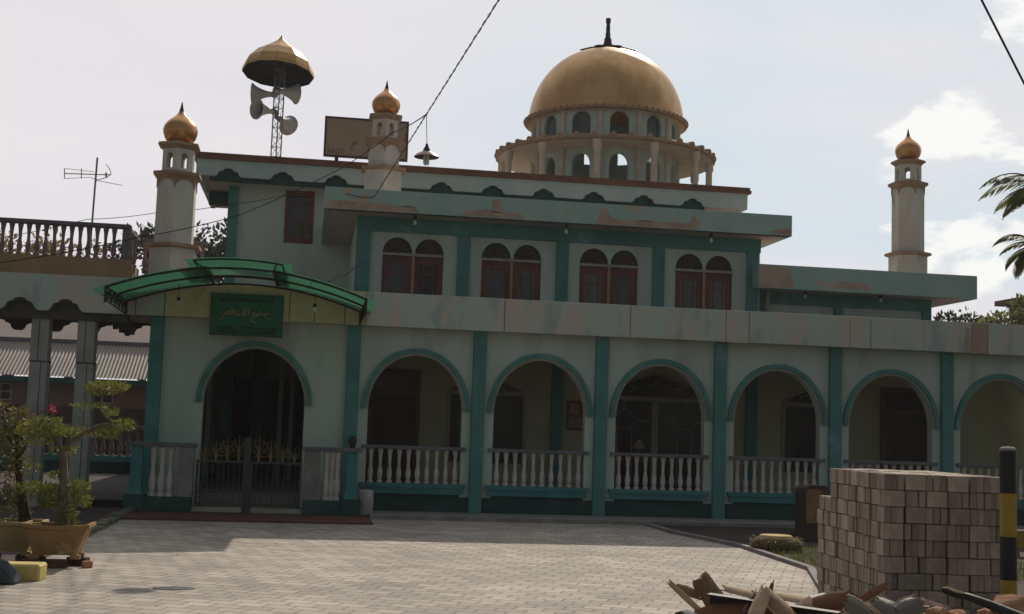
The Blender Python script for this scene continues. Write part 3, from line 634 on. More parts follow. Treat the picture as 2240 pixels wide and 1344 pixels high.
# ---- minarets (hexagonal, an edge towards the street)
def minaret(x, y, z0, zbase, zring, lab=None):
    c = Vector((x, y, 0)); ph = -PI/2
    def hexa(mb, prof): return mb.lathe([(0, prof[0][1])] + prof + [(0, prof[-1][1])], c, 6, ph=ph)
    base = hexa(MB(), [(.47, z0), (.47, zbase)]).build('minaret', 'minaret_white', MQ)
    if lab: base['label'] = lab
    hexa(MB(), [(.395, zbase+.07), (.395, zring)]).build('shaft', 'minaret_white', base)
    hexa(MB(), [(.50, zbase), (.575, zbase+.03), (.565, zbase+.085), (.46, zbase+.09)]).build('foot_ring', 'trim_brown', base)
    tr = hexa(MB(), [(.40, zring-.02), (.43, zring+.01), (.49, zring+.05), (.49, zring+.11), (.36, zring+.12)])
    hexa(MB(), [(.33, zring+.56), (.37, zring+.60), (.43, zring+.63), (.42, zring+.68), (.22, zring+.70)]).build('crown_ring', 'trim_brown', base)
    for k in range(6):                  # pendant trim: an arch cut from each face
        a0 = ph+k*PI/3; a1 = a0+PI/3; p0 = Vector((math.cos(a0), math.sin(a0), 0))*.412; p1 = Vector((math.cos(a1), math.sin(a1), 0))*.412
        n = 10; row = []
        for i in range(n+1):
            t = i/n; u = abs(2*t-1); h = .035 + .20*max(0, 1-math.sqrt(max(0, 1-u**2)))
            row.append((c + p0.lerp(p1, t), h))
        for (pa, ha), (pb, hb) in zip(row[:-1], row[1:]):
            tr.quad(pa + Vector((0, 0, zring-ha)), pb + Vector((0, 0, zring-hb)), pb + Vector((0, 0, zring)), pa + Vector((0, 0, zring)))
    tr.build('trim', 'trim_brown', base)
    ln = MB(); zl0, zl1 = zring+.12, zring+.57; R = .325; w = R
    for k in range(6):
        a = ph+(k+.5)*PI/3; nrm = Vector((math.cos(a), math.sin(a), 0)); sd = Vector((-nrm.y, nrm.x, 0)); ap = R*math.cos(PI/6)
        mp = lambda u, v, z, nrm=nrm, sd=sd, ap=ap: c + nrm*(ap-v) + sd*(u*(1-v*1.3)) + Vector((0, 0, z))
        arch_panel(ln, -w/2, w/2, zl0, zl1, 0, .068, zl1-.16, zl1-.085, 0, .06, zb=zl0+.07, n=10, mp=mp, ends=False)
    ln.build('lantern', 'minaret_white', base)
    zb = zring+.70; prof = [(.20, zb), (.235, zb+.03), (.285, zb+.10), (.318, zb+.19), (.325, zb+.26), (.305, zb+.34), (.26, zb+.41), (.19, zb+.475), (.12, zb+.53), (.075, zb+.58), (.05, zb+.63)]
    MB().lathe(prof, c, 32).build('onion_dome', 'gold_small', base, smooth=1)
    MB().lathe([(.05, zb+.63), (.035, zb+.68), (.022, zb+.74), (.012, zb+.80), (0, zb+.84)], c + Vector((0, 0, 0)), 10).build('finial', 'bronze', base, smooth=1)
minaret(-3.45, 1.0, 3.95, 4.79, 6.14, 'left minaret over the entrance with rust brown trim and golden onion dome')
minaret(.64, 5.0, 6.4, 7.35, 7.98, 'short stained minaret in front of the rusty billboard')
minaret(13.9, 6.0, 5.0, 6.28, 8.04, 'tall grey minaret at the right end of the roof')
# ------------------------------------------------------------------ entrance: low wall, gate, awning, sign
PY = -.9
def gate_wall(x_teal, x0, x1, xg0, xg1, label, name='gate_balustrade'):
    t = thing(name, label, 'balustrade', ((x0+x1)/2, PY, 0))
    MB().box(min(x0, xg0)-.06, max(x1, xg1)+.04, PY-.13, PY+.13, 1.13, 1.2).build('rail', 'rail_grey', t, bevel=.008)
    MB().box(x_teal-.17, x_teal+.17, PY-.17, PY+.17, .035, .32).box(min(x0+.1, xg0), max(x1-.05, xg1), PY-.125, PY+.125, .034, .28).build('foot', 'teal_dark', t, bevel=.01)
    MB().lathe([(.19, .32), (.165, .37), (.145, .44), (.135, .55), (.13, .7), (.13, 1.13)], (x_teal, PY, 0), 4, ph=PI/4).build('post', 'sill_teal', t)
    MB().box(xg0, xg1, PY-.12, PY+.12, .281, 1.129).build('pier', 'plinth', t, bevel=.008)
    a, b = (x_teal+.2, xg0-.06) if x_teal < xg0 else (xg1+.06, x_teal-.2)
    for k in range(3): baluster((a+(b-a)*(k+.5)/3, PY, .282), .845, 'baluster', 'baluster_white', t, 1.25)
gate_wall(-3.63, -3.8, -2.7, -2.93, -2.68, 'short grey balustrade wing left of the iron gate')
gate_wall(.03, -.8, .15, -.8, -.52, 'short grey balustrade wing right of the iron gate')
gt = thing('iron_gate', 'dark green iron double gate with golden tree ornaments in the entrance', 'gate', (-1.73, PY, .035))
for s, (x0, x1) in enumerate(((-2.64, -1.80), (-1.72, -.84))):
    lf = MB()
    for a, b in (((x0, .17), (x1, .17)), ((x0, .90), (x1, .90)), ((x0, .38), (x1, .38))): lf.box(a[0], b[0], PY-.02, PY+.02, a[1]-.02, a[1]+.02)
    lf.box(x0, x0+.04, PY-.022, PY+.022, .06, .92).box(x1-.04, x1, PY-.022, PY+.022, .06, 1.3 if s == 0 else .92)
    for k in range(8): lf.bar((x0+.1+k*(x1-x0-.2)/7, PY, .17), (x0+.1+k*(x1-x0-.2)/7, PY, .9), .008, 6)
    leafo = lf.build('gate_leaf', 'gate_green', gt)
    g = MB()
    for k in range(4):
        x = x0+.13+k*(x1-x0-.26)/3; h = [.22, .30, .38, .42][k] if s == 0 else [.42, .38, .30, .22][k]; z = .92
        g.tube([(x, PY, z), (x, PY, z+h*.5)], [.022, .012], 6)
        g.tube([(x, PY, z+h*.4), (x, PY, z+h)], [.009, .005], 5)
        for q in (-1, 1):
            g.tube([(x, PY, z+h*.25), (x+q*.03, PY, z+h*.5), (x+q*.075, PY, z+h*.68), (x+q*.09, PY, z+h*.82), (x+q*.07, PY, z+h*.9), (x+q*.05, PY, z+h*.82)], .0065, 5)
            g.tube([(x, PY, z+h*.15), (x+q*.04, PY, z+h*.3), (x+q*.085, PY, z+h*.42), (x+q*.095, PY, z+h*.52), (x+q*.075, PY, z+h*.55)], .006, 5)
        g.tube([(x-.08, PY, z+h*.72), (x, PY, z+h*.55), (x+.08, PY, z+h*.72)], .006, 5); g.lathe([(0, -.014), (.014, 0), (0, .014)], (x, PY, z+h+.01), 8)
    g.bar((x0+.04, PY, 1.0), (x1-.04, PY, 1.0), .006)
    g.build('ornament', 'gate_gold', leafo)
MB().box(-1.80, -1.72, PY-.03, PY+.03, .04, 1.34).build('gate_post', 'gate_green', gt)
MB().box(-2.68, -1.84, PY-.05, PY+.03, .036, .12).box(-1.68, -.80, PY-.05, PY+.03, .036, .12).build('threshold', 'frame_pale', gt)
# awning: arched purlins, translucent green sheet, raised middle
AX0, AX1, AC = -4.05, .08, -1.985; AF, AB = -2.7, -.34
def az(x):
    t = (x-AC)/((AX1-AX0)/2); return 4.065 - .405*t*t - .0*abs(t)
aw = thing('entrance_awning', 'arched green translucent awning on black iron trusses over the entrance', 'awning', (AC, -1.5, 3.43))
fr = MB(); N_ = 26
def arcpts(y, a=AX0, b=AX1, dz=0): return [(a+(b-a)*i/N_, y, az(a+(b-a)*i/N_)+dz) for i in range(N_+1)]
for y in (AF, -1.52, AB): fr.tube(arcpts(y), .02, 6)
for x in (AX0, -2.55, -1.42, AX1): fr.bar((x, AF, az(x)), (x, AB, az(x)), .018, 6)
fr.build('frame', 'black_iron', aw, smooth=SM)
sh = MB()
def sheet(mb, a, b, dz, y0, y1, n, fz=None, thick=.004):
    fz = fz or (lambda x: az(x)+dz); pts = [a+(b-a)*i/n for i in range(n+1)]
    for i in range(n):
        x, xx = pts[i], pts[i+1]; k = .006*(i % 2); k2 = .006*((i+1) % 2)
        mb.quad((x, y0, fz(x)+k), (xx, y0, fz(xx)+k2), (xx, y1, fz(xx)+k2), (x, y1, fz(x)+k))
sheet(sh, AX0-.2, -2.48, .026, AF-.05, AB+.03, 40); sheet(sh, -1.47, AX1+.17, .026, AF-.05, AB+.03, 40)
sh.build('roof_sheet', 'green_sheet', aw, normals=False)
RX0, RX1 = -2.72, -1.30
rz = lambda x: az(AC) + .145 - .05*((x-(RX0+RX1)/2)/.7)**2
rs = MB(); sheet(rs, RX0-.14, RX1+.14, 0, AF-.04, AB+.03, 36, lambda x: rz(x)+.024); rs.build('raised_sheet', 'green_sheet', aw, normals=False)
rf = MB()
for y in (AF, -1.52, AB):
    rf.tube([(RX0+(RX1-RX0)*i/12, y, rz(RX0+(RX1-RX0)*i/12)) for i in range(13)], .016, 6)
    for x_ in (RX0, RX1): rf.bar((x_, AF, rz(x_)), (x_, AB, rz(x_)), .012, 6)
for y in (AF, -1.52, AB):
    for a, b in ((RX0, -2.54), (RX1, -1.26), (RX1-.1, -1.44)): rf.bar((a, y, rz(a)), (b, y, az(b)), .013, 6)
rf.build('raised_frame', 'black_iron', aw, smooth=SM)
for x, nm in ((AX0, 1), (AX1, 1)):
    br = MB(); zt = az(x)
    br.bar((x, AF, zt+.02), (x, AF, zt-.25), .02, 6).bar((x, AB, zt), (x, AB, zt-.24), .022, 6).bar((x, AF, zt-.2), (x, AB, zt-.23), .013, 6)
    for k in range(11):
        y = AF+(AB-AF)*k/11; y2 = AF+(AB-AF)*(k+1)/11; s = (k % 2)
        br.bar((x, y, zt-.2*s), (x, y2, zt-.2*(1-s)), .008, 4)
        pts = [(x, y+.11+.07*math.cos(t), zt-.1+.07*math.sin(t)) for t in [i*PI/5 for i in range(9)]]; br.tube(pts, .007, 4)
    br.build('bracket', 'black_iron', aw)
for x in (-3.1, -.75):
    b_ = thing('hanging_bulb', 'bare bulb hanging under the green awning %s of the sign' % ('left' if x < -2 else 'right'), 'light bulb', (x, -.9, 3.6))
    MB().bar((x, -.9, az(x)), (x, -.9, 3.72), .006).lathe([(0, 3.73), (.03, 3.72), (.03, 3.66), (0, 3.66)], (x, -.9, 0), 10).build('holder', 'black_iron', b_)
    MB().lathe([(.015, 3.66), (.04, 3.61), (.03, 3.56), (0, 3.55)], (x, -.9, 0), 12).build('bulb', 'bulb_white', b_, smooth=1)
# sign
sg = thing('sign_board', 'green name board with gold arabic script above the entrance arch', 'sign', (-1.94, -.35, 3.14))
SX0, SX1, SZ0, SZ1, SY = -2.575, -1.325, 3.15, 3.86, -.36
MB().box(SX0, SX1, SY, SY+.05, SZ0, SZ1).build('panel', 'sign_green', sg)
MB().box(SX0-.015, SX1+.015, SY-.012, SY+.045, SZ1, SZ1+.02).box(SX0-.015, SX1+.015, SY-.012, SY+.045, SZ0-.02, SZ0).box(SX0-.017, SX0-.0001, SY-.012, SY+.045, SZ0, SZ1).box(SX1+.0001, SX1+.017, SY-.012, SY+.045, SZ0, SZ1).build('border', 'teal_dark', sg)
def text(body, x, z, h, width, y, mat, name, parent):
    cu = bpy.data.curves.new(name, 'FONT'); cu.body = body; cu.size = h*1.38; cu.align_x = 'CENTER'; cu.extrude = .002; cu.offset = .004
    o = bpy.data.objects.new(name, cu); COL.objects.link(o); cu.materials.append(MATS[mat])
    bpy.context.view_layer.update(); k = width/max(o.dimensions.x, 1e-4); off = WL[parent.name]
    me = bpy.data.meshes.new_from_object(o.evaluated_get(bpy.context.evaluated_depsgraph_get())); bpy.data.objects.remove(o)
    me.transform(Matrix.Translation(Vector((x, y, z)) - off) @ Matrix.Rotation(PI/2, 4, 'X') @ Matrix.Diagonal((k, 1, 1, 1)))
    o = bpy.data.objects.new(name, me); COL.objects.link(o); o.parent = parent; return o
cxs = (SX0+SX1)/2
text('MUKTHURISEN NIAS', cxs, 3.745, .065, .92, SY-.003, 'ink_dark', 'lettering', sg)
text('TTA JAMBAL, KEBUN BARU TUAN', cxs, 3.245, .05, 1.10, SY-.003, 'ink_dark', 'lettering', sg)
text('KALIANDA BARAT MANGGIS', cxs, 3.175, .05, 1.02, SY-.003, 'ink_dark', 'lettering', sg)
ar = MB()
def stroke(pts, r=.012):
    P = [Vector((cxs+a, SY-.004, 3.47+b)) for a, b in pts]; Q = []
    for i in range(len(P)-1):
        p0, p1, p2, p3 = P[max(i-1, 0)], P[i], P[i+1], P[min(i+2, len(P)-1)]
        for k in range(5):
            t = k/5; Q.append(.5*((2*p1) + (p2-p0)*t + (2*p0-5*p1+4*p2-p3)*t*t + (3*p1-p0-3*p2+p3)*t**3))
    Q.append(P[-1]); ar.tube(Q, [r*(.6+.55*math.sin(PI*i/(len(Q)-1))) for i in range(len(Q))], 6)
# jim alif mim ain  alif lam-alif kha lam alif sad, right to left
stroke([(.42,.06),(.36,.085),(.30,.06),(.36,.0),(.43,-.02)]); stroke([(.30,.06),(.24,.05)]); stroke([(.24,.15),(.235,.05)])
stroke([(.21,.04),(.19,.075),(.16,.05),(.20,.03),(.12,.04)]); stroke([(.12,.04),(.14,.08),(.10,.085),(.12,.04),(.09,-.05),(.14,-.09),(.2,-.08)])
stroke([(.03,.17),(.025,.03)]); stroke([(-.01,.17),(-.05,.06),(-.08,.04),(-.04,.03),(.0,.16)]); stroke([(-.08,.16),(-.03,.04)])
stroke([(-.11,.05),(-.14,.095),(-.20,.08),(-.13,.03),(-.22,.035)]); stroke([(-.22,.035),(-.25,.17)]); stroke([(-.29,.17),(-.25,.05)])
stroke([(-.27,.04),(-.31,.09),(-.37,.07),(-.31,.04),(-.39,.04),(-.41,-.02),(-.48,-.05),(-.53,.0)]); stroke([(-.155,.135),(-.15,.145)], .014); stroke([(.33,.03),(.335,.035)], .014)
ar.build('calligraphy', 'ink_gold', sg, smooth=1)
# ------------------------------------------------------------------ LEFT PAVILION
PV = thing('pavilion', 'open pavilion left of the mosque with tiled pillars and a dark balustrade on its roof', 'pavilion', (-6, 5, 0))
def scal(cxs_, x0, x1, zb, zt, y0, y1, name, mat):
    xs = sorted(set([x0, x1] + [c+q for c in cxs_ for q in [-.32,-.3,-.28,-.26,-.25,-.22,-.2,-.17,-.14,-.1151,-.115,-.1,-.07,0,.07,.1,.115,.1151,.14,.17,.2,.22,.25,.26,.28,.3,.32] if x0 < c+q < x1]))
    def ct(x):
        for c in cxs_:
            d = abs(x-c)
            if d < .115: return .17+.05*math.sqrt(max(0, 1-(d/.115)**2))
            if d < .25: return .05+.11*math.sqrt(max(0, 1-((d-.09)/.165)**2))
            if d < .32: return .05*((.32-d)/.07)**1.6
        return 0
    mb = MB()
    for a, b in zip(xs[:-1], xs[1:]):
        za, zb2 = zb+ct(a), zb+ct(b)
        for y in (y0, y1): mb.quad((a, y, za), (b, y, zb2), (b, y, zt), (a, y, zt))
        mb.quad((a, y0, za), (b, y0, zb2), (b, y1, zb2), (a, y1, za)); mb.quad((a, y0, zt), (b, y0, zt), (b, y1, zt), (a, y1, zt))
    return mb.build(name, mat, PV)
scal([-9.0, -8.2, -7.4, -6.64, -5.87, -5.1], -10.5, -4.06, FB, FT+.03, -.3, -.16, 'fascia', 'fascia_low')
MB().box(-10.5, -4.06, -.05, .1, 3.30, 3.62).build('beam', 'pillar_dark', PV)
MB().box(-10.5, -3.62, -.15, 4.89, 3.66, 3.98).build('roof_slab', 'soffit', PV)
for x in (-8.6, -7.0, -5.545, -4.755):
    p = MB().box(x-.15, x+.15, -.0, .34, 0, 2.55).box(x-.16, x+.14, .005, .335, 2.551, 3.66).build('pillar', 'pillar_tile', PV)
    MB().box(x-.155, x+.156, -.006, .346, 2.53, 2.56).box(x+.035, x+.05, -.004, .0, .1, 2.53).box(x-.03, x-.015, 0, .005, 2.56, 3.6).build('tile_joint', 'pillar_dark', p)
def valance(x):
    mb = MB(); n = 60
    def zz(y):
        t = (y % .82)/.82; return 3.30 + .2*math.sin(PI*t)**.6
    for i in range(n):
        a = .345+i*4.5/n; b = .345+(i+1)*4.5/n
        for xx in (x-.05, x+.05): mb.quad((xx, a, zz(a)), (xx, b, zz(b)), (xx, b, 3.66), (xx, a, 3.66))
        mb.quad((x-.05, a, zz(a)), (x-.05, b, zz(b)), (x+.05, b, zz(b)), (x+.05, a, zz(a)))
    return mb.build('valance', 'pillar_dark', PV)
for x in (-4.63,): valance(x)
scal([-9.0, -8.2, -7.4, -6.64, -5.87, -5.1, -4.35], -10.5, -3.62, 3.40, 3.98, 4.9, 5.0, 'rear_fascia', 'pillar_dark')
MB().box(-10.5, -3.7, .35, 11.4, -.02, .12).build('pavilion_floor', 'shaded_concrete', PV)
GB = thing('garden_balustrade', 'low teal and grey balustrade wall far behind the pavilion pillars', 'balustrade', (-7, 11.55, 0))
r = MB().box(-12.5, -3.7, 11.42, 11.7, 1.28, 1.38).build('rail', 'rail_grey', GB)
MB().box(-12.5, -3.7, 11.4, 11.75, .42, .58).build('sill', 'sill_teal', GB); MB().box(-12.5, -3.7, 11.45, 11.7, .0, .42).build('base', 'teal_dark', GB)
for k in range(30): baluster((-10.3+k*.22, 11.55, .58), .7, 'baluster', 'baluster_dark', GB, 1.3)
MB().box(-10.5, -4.13, .13, .3, 4.06, 4.46).build('parapet', 'ochre', PV)
r = MB().box(-10.5, -4.13, .1, .32, 5.03, 5.10).box(-4.27, -4.13, .14, .29, 4.46, 5.03).build('balustrade', 'rail_blue', PV, bevel=.006)
BX = (5.05-4.46)
for k in range(27): baluster((-4.42-k*.1485, .21, 4.46), .57, 'baluster', 'baluster_dark', r, .98)
MB().box(-4.25, -4.16, .32, 1.7, 5.02, 5.08).box(-4.1, -2.9, 1.7, 1.82, 5.02, 5.09).build('side_rail', 'rail_blue', PV)
MB().box(-4.1, -2.9, 1.72, 1.8, 4.4, 4.46).build('side_rail', 'rail_blue', PV)
for x in (-4.06, -3.86, -3.62, -3.4, -3.18, -2.98): baluster((x, 1.76, 4.46), .56, 'roof_baluster', 'baluster_dark', PV, 1.1)
for y in (.75, 1.25): baluster((-4.2, y, 4.46), .56, 'roof_baluster', 'baluster_dark', PV, 1.1)
MB().box(-4.25, -4.15, .31, 1.69, 4.06, 4.459).build('side_parapet', 'ochre', PV)
# ------------------------------------------------------------------ far left house
HS = thing('long_house', 'low house with faded corrugated roof and brown wall behind the pavilion', 'house', (-10, 22, 0))
cr = MB(); n = 560
for i in range(n):
    a = -19+i*.03; b = a+.03; ka = .022*math.cos(i*PI/2*1.0); kb = .022*math.cos((i+1)*PI/2)
    cr.quad((a, 20.0, 2.88+ka), (b, 20.0, 2.88+kb), (b, 22.2, 4.12+kb), (a, 22.2, 4.12+ka))
cr.build('corrugated_roof', 'corrugated', HS, normals=False)
MB().quad((-19, 22.35, 4.2), (-2.5, 22.35, 4.2), (-2.5, 26, 6.1), (-19, 26, 6.1)).build('upper_roof', 'roof_faded', HS)
MB().box(-19, -2.5, 22.15, 22.34, 4.1, 4.24).build('flashing', 'rail_blue', HS)
MB().box(-19, -2.5, 19.95, 20.1, 2.66, 2.84).build('eave_board', 'teal_dark', HS)
MB().box(-18.8, -2.7, 20.5, 20.7, -.01, 2.85).build('wall', 'house_wall', HS)
MB().box(-18.8, -2.7, 20.42, 20.499, -.01, 1.9).build('lower_wall', 'wood_dark', HS)
for x in (-10.85, -14.2, -7.6):
    f = MB().box(x-.35, x+.35, 20.44, 20.5, 2.05, 2.62).build('window', 'frame_pale', HS)
    MB().box(x-.3, x-.02, 20.425, 20.439, 2.09, 2.32).box(x+.02, x+.3, 20.425, 20.439, 2.09, 2.32).box(x-.3, x-.02, 20.425, 20.439, 2.36, 2.58).box(x+.02, x+.3, 20.425, 20.439, 2.36, 2.58).build('pane', 'dark_glass', f)
# ------------------------------------------------------------------ right edge building
RB = thing('brown_house', 'brown walled house with a dark eave behind the right end of the roof', 'house', (24, 24, 0))
p0 = atY(2212, 652, 22); MB().box(p0.x+.5, p0.x+9, 22, 23, 0, p0.z-.25).build('wall', 'house_wall', RB)
MB().box(p0.x+.1, p0.x+9.5, 21.6, 23.4, p0.z-.2, p0.z).box(p0.x-.2, p0.x+9.5, 21.2, 21.99, p0.z-.95, p0.z-.82).build('roof', 'cornice', RB)
# ------------------------------------------------------------------ loudspeaker tower
TX, TYY = -2.03, 11.0
tp = atY(604, 330, TYY); TX = tp.x
mt = thing('speaker_mast', 'thin lattice mast with a golden umbrella cap on the roof', 'mast', (TX, TYY, 7.9))
ztop = atY(608, 165, TYY).z
lm = MB(); R = .15; legs = [Vector((TX+R*math.cos(a), TYY+R*math.sin(a), 0)) for a in (-2.6, -.5, 1.57)]
for l in legs: lm.bar(l + Vector((0, 0, 8.0)), l + Vector((0, 0, ztop+.35)), .02, 6)
z = 8.0; k = 0
while z < ztop-.1:
    for i in range(3):
        a, b = legs[i], legs[(i+1) % 3]
        if k % 2: a, b = b, a
        lm.bar(a + Vector((0, 0, z)), b + Vector((0, 0, z+.27)), .008)
        lm.bar(a + Vector((0, 0, z+.27)), b + Vector((0, 0, z+.27)), .008)
    z += .27; k += 1
lm.build('lattice', 'steel', mt)
cc = Vector((atY(609, 150, TYY).x, TYY, ztop+.02)); M = Matrix.Rotation(math.radians(2.0), 3, 'Y') @ Matrix.Rotation(math.radians(-7), 3, 'X')
K = 1.0
prof = [(.98, .0), (.975, .10), (.90, .30), (.66, .58), (.40, .76), (.18, .93), (.09, 1.02), (.05, 1.08), (0, 1.18)]
cap = MB().lathe(prof, cc, 12, M)
capo = cap.build('umbrella_cap', 'cap_gold', mt)
MB().lathe([(.98, .0), (.955, -.004), (.95, .1), (.87, .27), (.63, .53), (.35, .70), (0, .78)], cc, 12, M).build('shade_lining', 'black_iron', capo)  # black inner shell added; the underside's shade is put into its colour
def horn(px, py, D, direction, name, label, mat='horn_grey', k=1.):
    c = atY(px, py, D); d = Vector(direction).normalized(); M = d.to_track_quat('Z', 'Y').to_matrix()
    t = thing(name, label, 'loudspeaker', c, 'horn loudspeakers on the roof mast')
    prof = [(.07, -.28), (.085, -.16), (.115, -.06), (.155, .04), (.20, .13), (.25, .20), (.29, .235), (.29, .25), (.24, .22), (.185, .13), (.14, .04), (.09, -.04), (0, -.05)]
    MB().lathe([(0, -.28)] + [(r*k, z*k) for r, z in prof], c, 24, M).build('bell', mat, t, smooth=SM)
    MB().lathe([(0, -.46*k), (.075*k, -.44*k), (.085*k, -.30*k), (.06*k, -.27*k), (0, -.27*k)], c, 16, M).build('driver', 'steel', t, smooth=SM)
    MB().lathe([(0, -.03), (.075*k, .0*k), (.075*k, .15*k), (0, .17*k)], c, 12, M).build('phase_plug', 'steel', t, smooth=SM)
    q = c - d*.34*k; e = Vector((TX, TYY, q.z+.05)); MB().bar(q, e, .018, 6).bar(q + Vector((0, 0, .12)), e + Vector((0, 0, .1)), .014, 6).bar(q, q + Vector((0, 0, .12)), .014, 6).build('bracket', 'steel', t)
    return t
horn(572, 206, TYY-.1, (-1, .12, .0), 'horn_speaker', 'grey horn speaker facing left, the upper left one on the mast')
horn(577, 241, TYY-.25, (-.72, -.62, -.08), 'horn_speaker', 'grey horn speaker facing forward left, the lower left one on the mast')
horn(631, 203, TYY-.05, (.86, .42, .03), 'horn_speaker', 'grey horn speaker facing right, the upper right one on the mast')
horn(622, 268, TYY+.25, (.45, .85, -.12), 'horn_speaker', 'dark backed horn speaker facing away, the lowest one on the mast')
# billboard
BY = 9.6
bb = thing('billboard', 'rust stained blank billboard on short posts behind the middle minaret', 'billboard', (atY(800, 350, BY).x, BY, 7.95))
a, b = atY(707, 342, BY), atY(895, 267, BY); bx0, bx1, bz0, bz1 = a.x, b.x, a.z, b.z
MB().box(bx0+.05, bx1-.05, BY, BY+.04, bz0+.05, bz1-.05).build('panel', 'board_rust', bb)
MB().box(bx0, bx1, BY-.02, BY+.06, bz0, bz0+.05).box(bx0, bx1, BY-.02, BY+.06, bz1-.05, bz1).box(bx0, bx0+.05, BY-.02, BY+.06, bz0+.05, bz1-.05).box(bx1-.05, bx1, BY-.02, BY+.06, bz0+.05, bz1-.05).build('frame', 'board_frame', bb)
MB().box(bx0+.3, bx0+.4, BY+.061, BY+.16, 7.95, bz1-.1).box(bx1-.4, bx1-.3, BY+.061, BY+.16, 7.95, bz1-.1).build('post', 'board_frame', bb)
text('HAUTI', bx0+.33, bz0+.10, .14, .42, BY-.003, 'board_ink', 'lettering', bb)
# television aerial
TAY = 6.0
ta = thing('tv_aerial', 'thin television aerial on a pole behind the roof balustrade', 'antenna', (atY(195, 560, TAY).x, TAY, 3.98))
p0, p1 = atY(192, 590, TAY), atY(213, 345, TAY); p0.z = 3.98
MB().tube([p0, p1], .022, 8).build('pole', 'steel', ta)
el = MB()
def P(x, y, dy=0): return atY(x, y, TAY+dy)
el.bar(P(141, 380), P(243, 383), .012, 6)
for x in (141, 178): el.bar(P(x, 369), P(x, 391), .010); el.bar(P(x, 380, -.35), P(x, 380, .35), .007)
el.bar(P(141, 369), P(205, 376), .006); el.bar(P(141, 391), P(200, 388), .006)
el.tube([P(200, 390), P(215, 394), P(235, 388), P(243, 380), P(240, 370), P(232, 360)], .009, 6).bar(P(210, 395), P(268, 406), .007).bar(P(232, 378), P(232, 388), .02)
for k in range(5): el.bar(P(150+k*12, 380, -.25+.03*k), P(150+k*12, 380, .25-.03*k), .006)
el.build('elements', 'steel', ta)
# ------------------------------------------------------------------ cables and lamp
def wire(name, label, pts, r, mat='cable', sag=0, twist=False, n=24):
    pts = [Vector(p) for p in pts]; Q = []
    for a, b in zip(pts[:-1], pts[1:]):
        for k in range(n): t = k/n; Q.append(a.lerp(b, t) - Vector((0, 0, sag*4*t*(1-t))))
    Q.append(pts[-1])
    if not twist:
        return tag(MB().tube(Q, r, 6).build(name, mat, smooth=1), label, 'cable')
    t = thing(name, label, 'cable', pts[0]); N2 = 600
    for s, m in ((0, 'cable'), (1, 'cable_pale')):
        pp = []; d = (pts[-1]-pts[0]).normalized(); e1 = d.cross(Vector((0, 0, 1))).normalized(); e2 = d.cross(e1)
        for i in range(N2+1):
            u = i/N2; p = pts[0].lerp(pts[-1], u) - Vector((0, 0, sag*4*u*(1-u))); a = i*.5 + s*PI
            pp.append(p + (e1*math.cos(a) + e2*math.sin(a))*r)
        MB().tube(pp, r*(.95 if s == 0 else .72), 6).build('strand', m, t, smooth=1)
    return t
A = atY(818, 432, 2.66); LD = 20.0
B = atD(933, 250, LD); dirn = (B-A); Cend = A + dirn*4.2
wire('twisted_cable', 'thick twisted cable running from the fascia up past the hanging lamp', [A, Cend], .0075, twist=True)
hl = thing('street_lamp', 'round shaded lamp hanging on a wire from the twisted cable', 'lamp', B)
lb = atD(933, 338, LD); lt = lb + Vector((0, 0, .62)); lt = Vector((B.x, B.y, B.z)); 
MB().tube([B, Vector((lb.x, lb.y, lb.z+.17))], .006, 6).build('cord', 'cable', hl)
MB().lathe([(0, .18), (.018, .17), (.03, .12), (.055, .08), (.06, .05)], lb, 16).build('socket', 'bronze', hl, smooth=SM)
MB().lathe([(.06, .05), (.09, .035), (.16, -.0), (.2, -.045), (.196, -.05), (.155, -.012), (.085, .022), (.05, .03)], lb, 32).build('shade', 'lamp_metal', hl, smooth=SM)
bl = MB()
for k in range(4):
    a = k*PI/2+.4; c = lb + Vector((.036*math.cos(a), .036*math.sin(a), 0)); bl.tube([c + Vector((0, 0, -.01)), c + Vector((0, 0, -.15)), lb + Vector((.02*math.cos(a), .02*math.sin(a), -.165))], .017, 8)
bl.build('bulb', 'bulb_white', hl, smooth=SM)
wire('thin_wire', 'thin wire from the hanging lamp across to the minaret and down left over the pavilion', [B, atY(860, 290, .0), atY(740, 372, .5), atY(520, 472, .5), atY(300, 520, -.4), atY(0, 575, -.45)], .009, sag=.03)
wire('thin_wire', 'thin drooping wire along the left wall below the brown eave', [atY(818, 431, 2.66), atY(765, 426, 2.66), atY(700, 410, 2.9), atY(630, 425, 6.5), atY(500, 448, 6.5), atY(340, 466, 6.), atY(190, 480, 6.), atY(0, 520, 6.)], .008, sag=.03)
wire('thin_wire', 'short wire dipping from the upper block to the awning', [atY(785, 575, 3.3), atY(740, 602, .2), atY(690, 615, -.2)], .008, sag=.08)
wire('power_line', 'single black cable crossing the sky at the upper right', [atD(2147, 0, 15.0) + (atD(2147, 0, 15.0)-atD(2300, 300, 15.4))*6, atD(2147, 0, 15.0), atD(2147, 0, 15.0) - (atD(2147, 0, 15.0)-atD(2300, 300, 15.4))*3.2], .014)
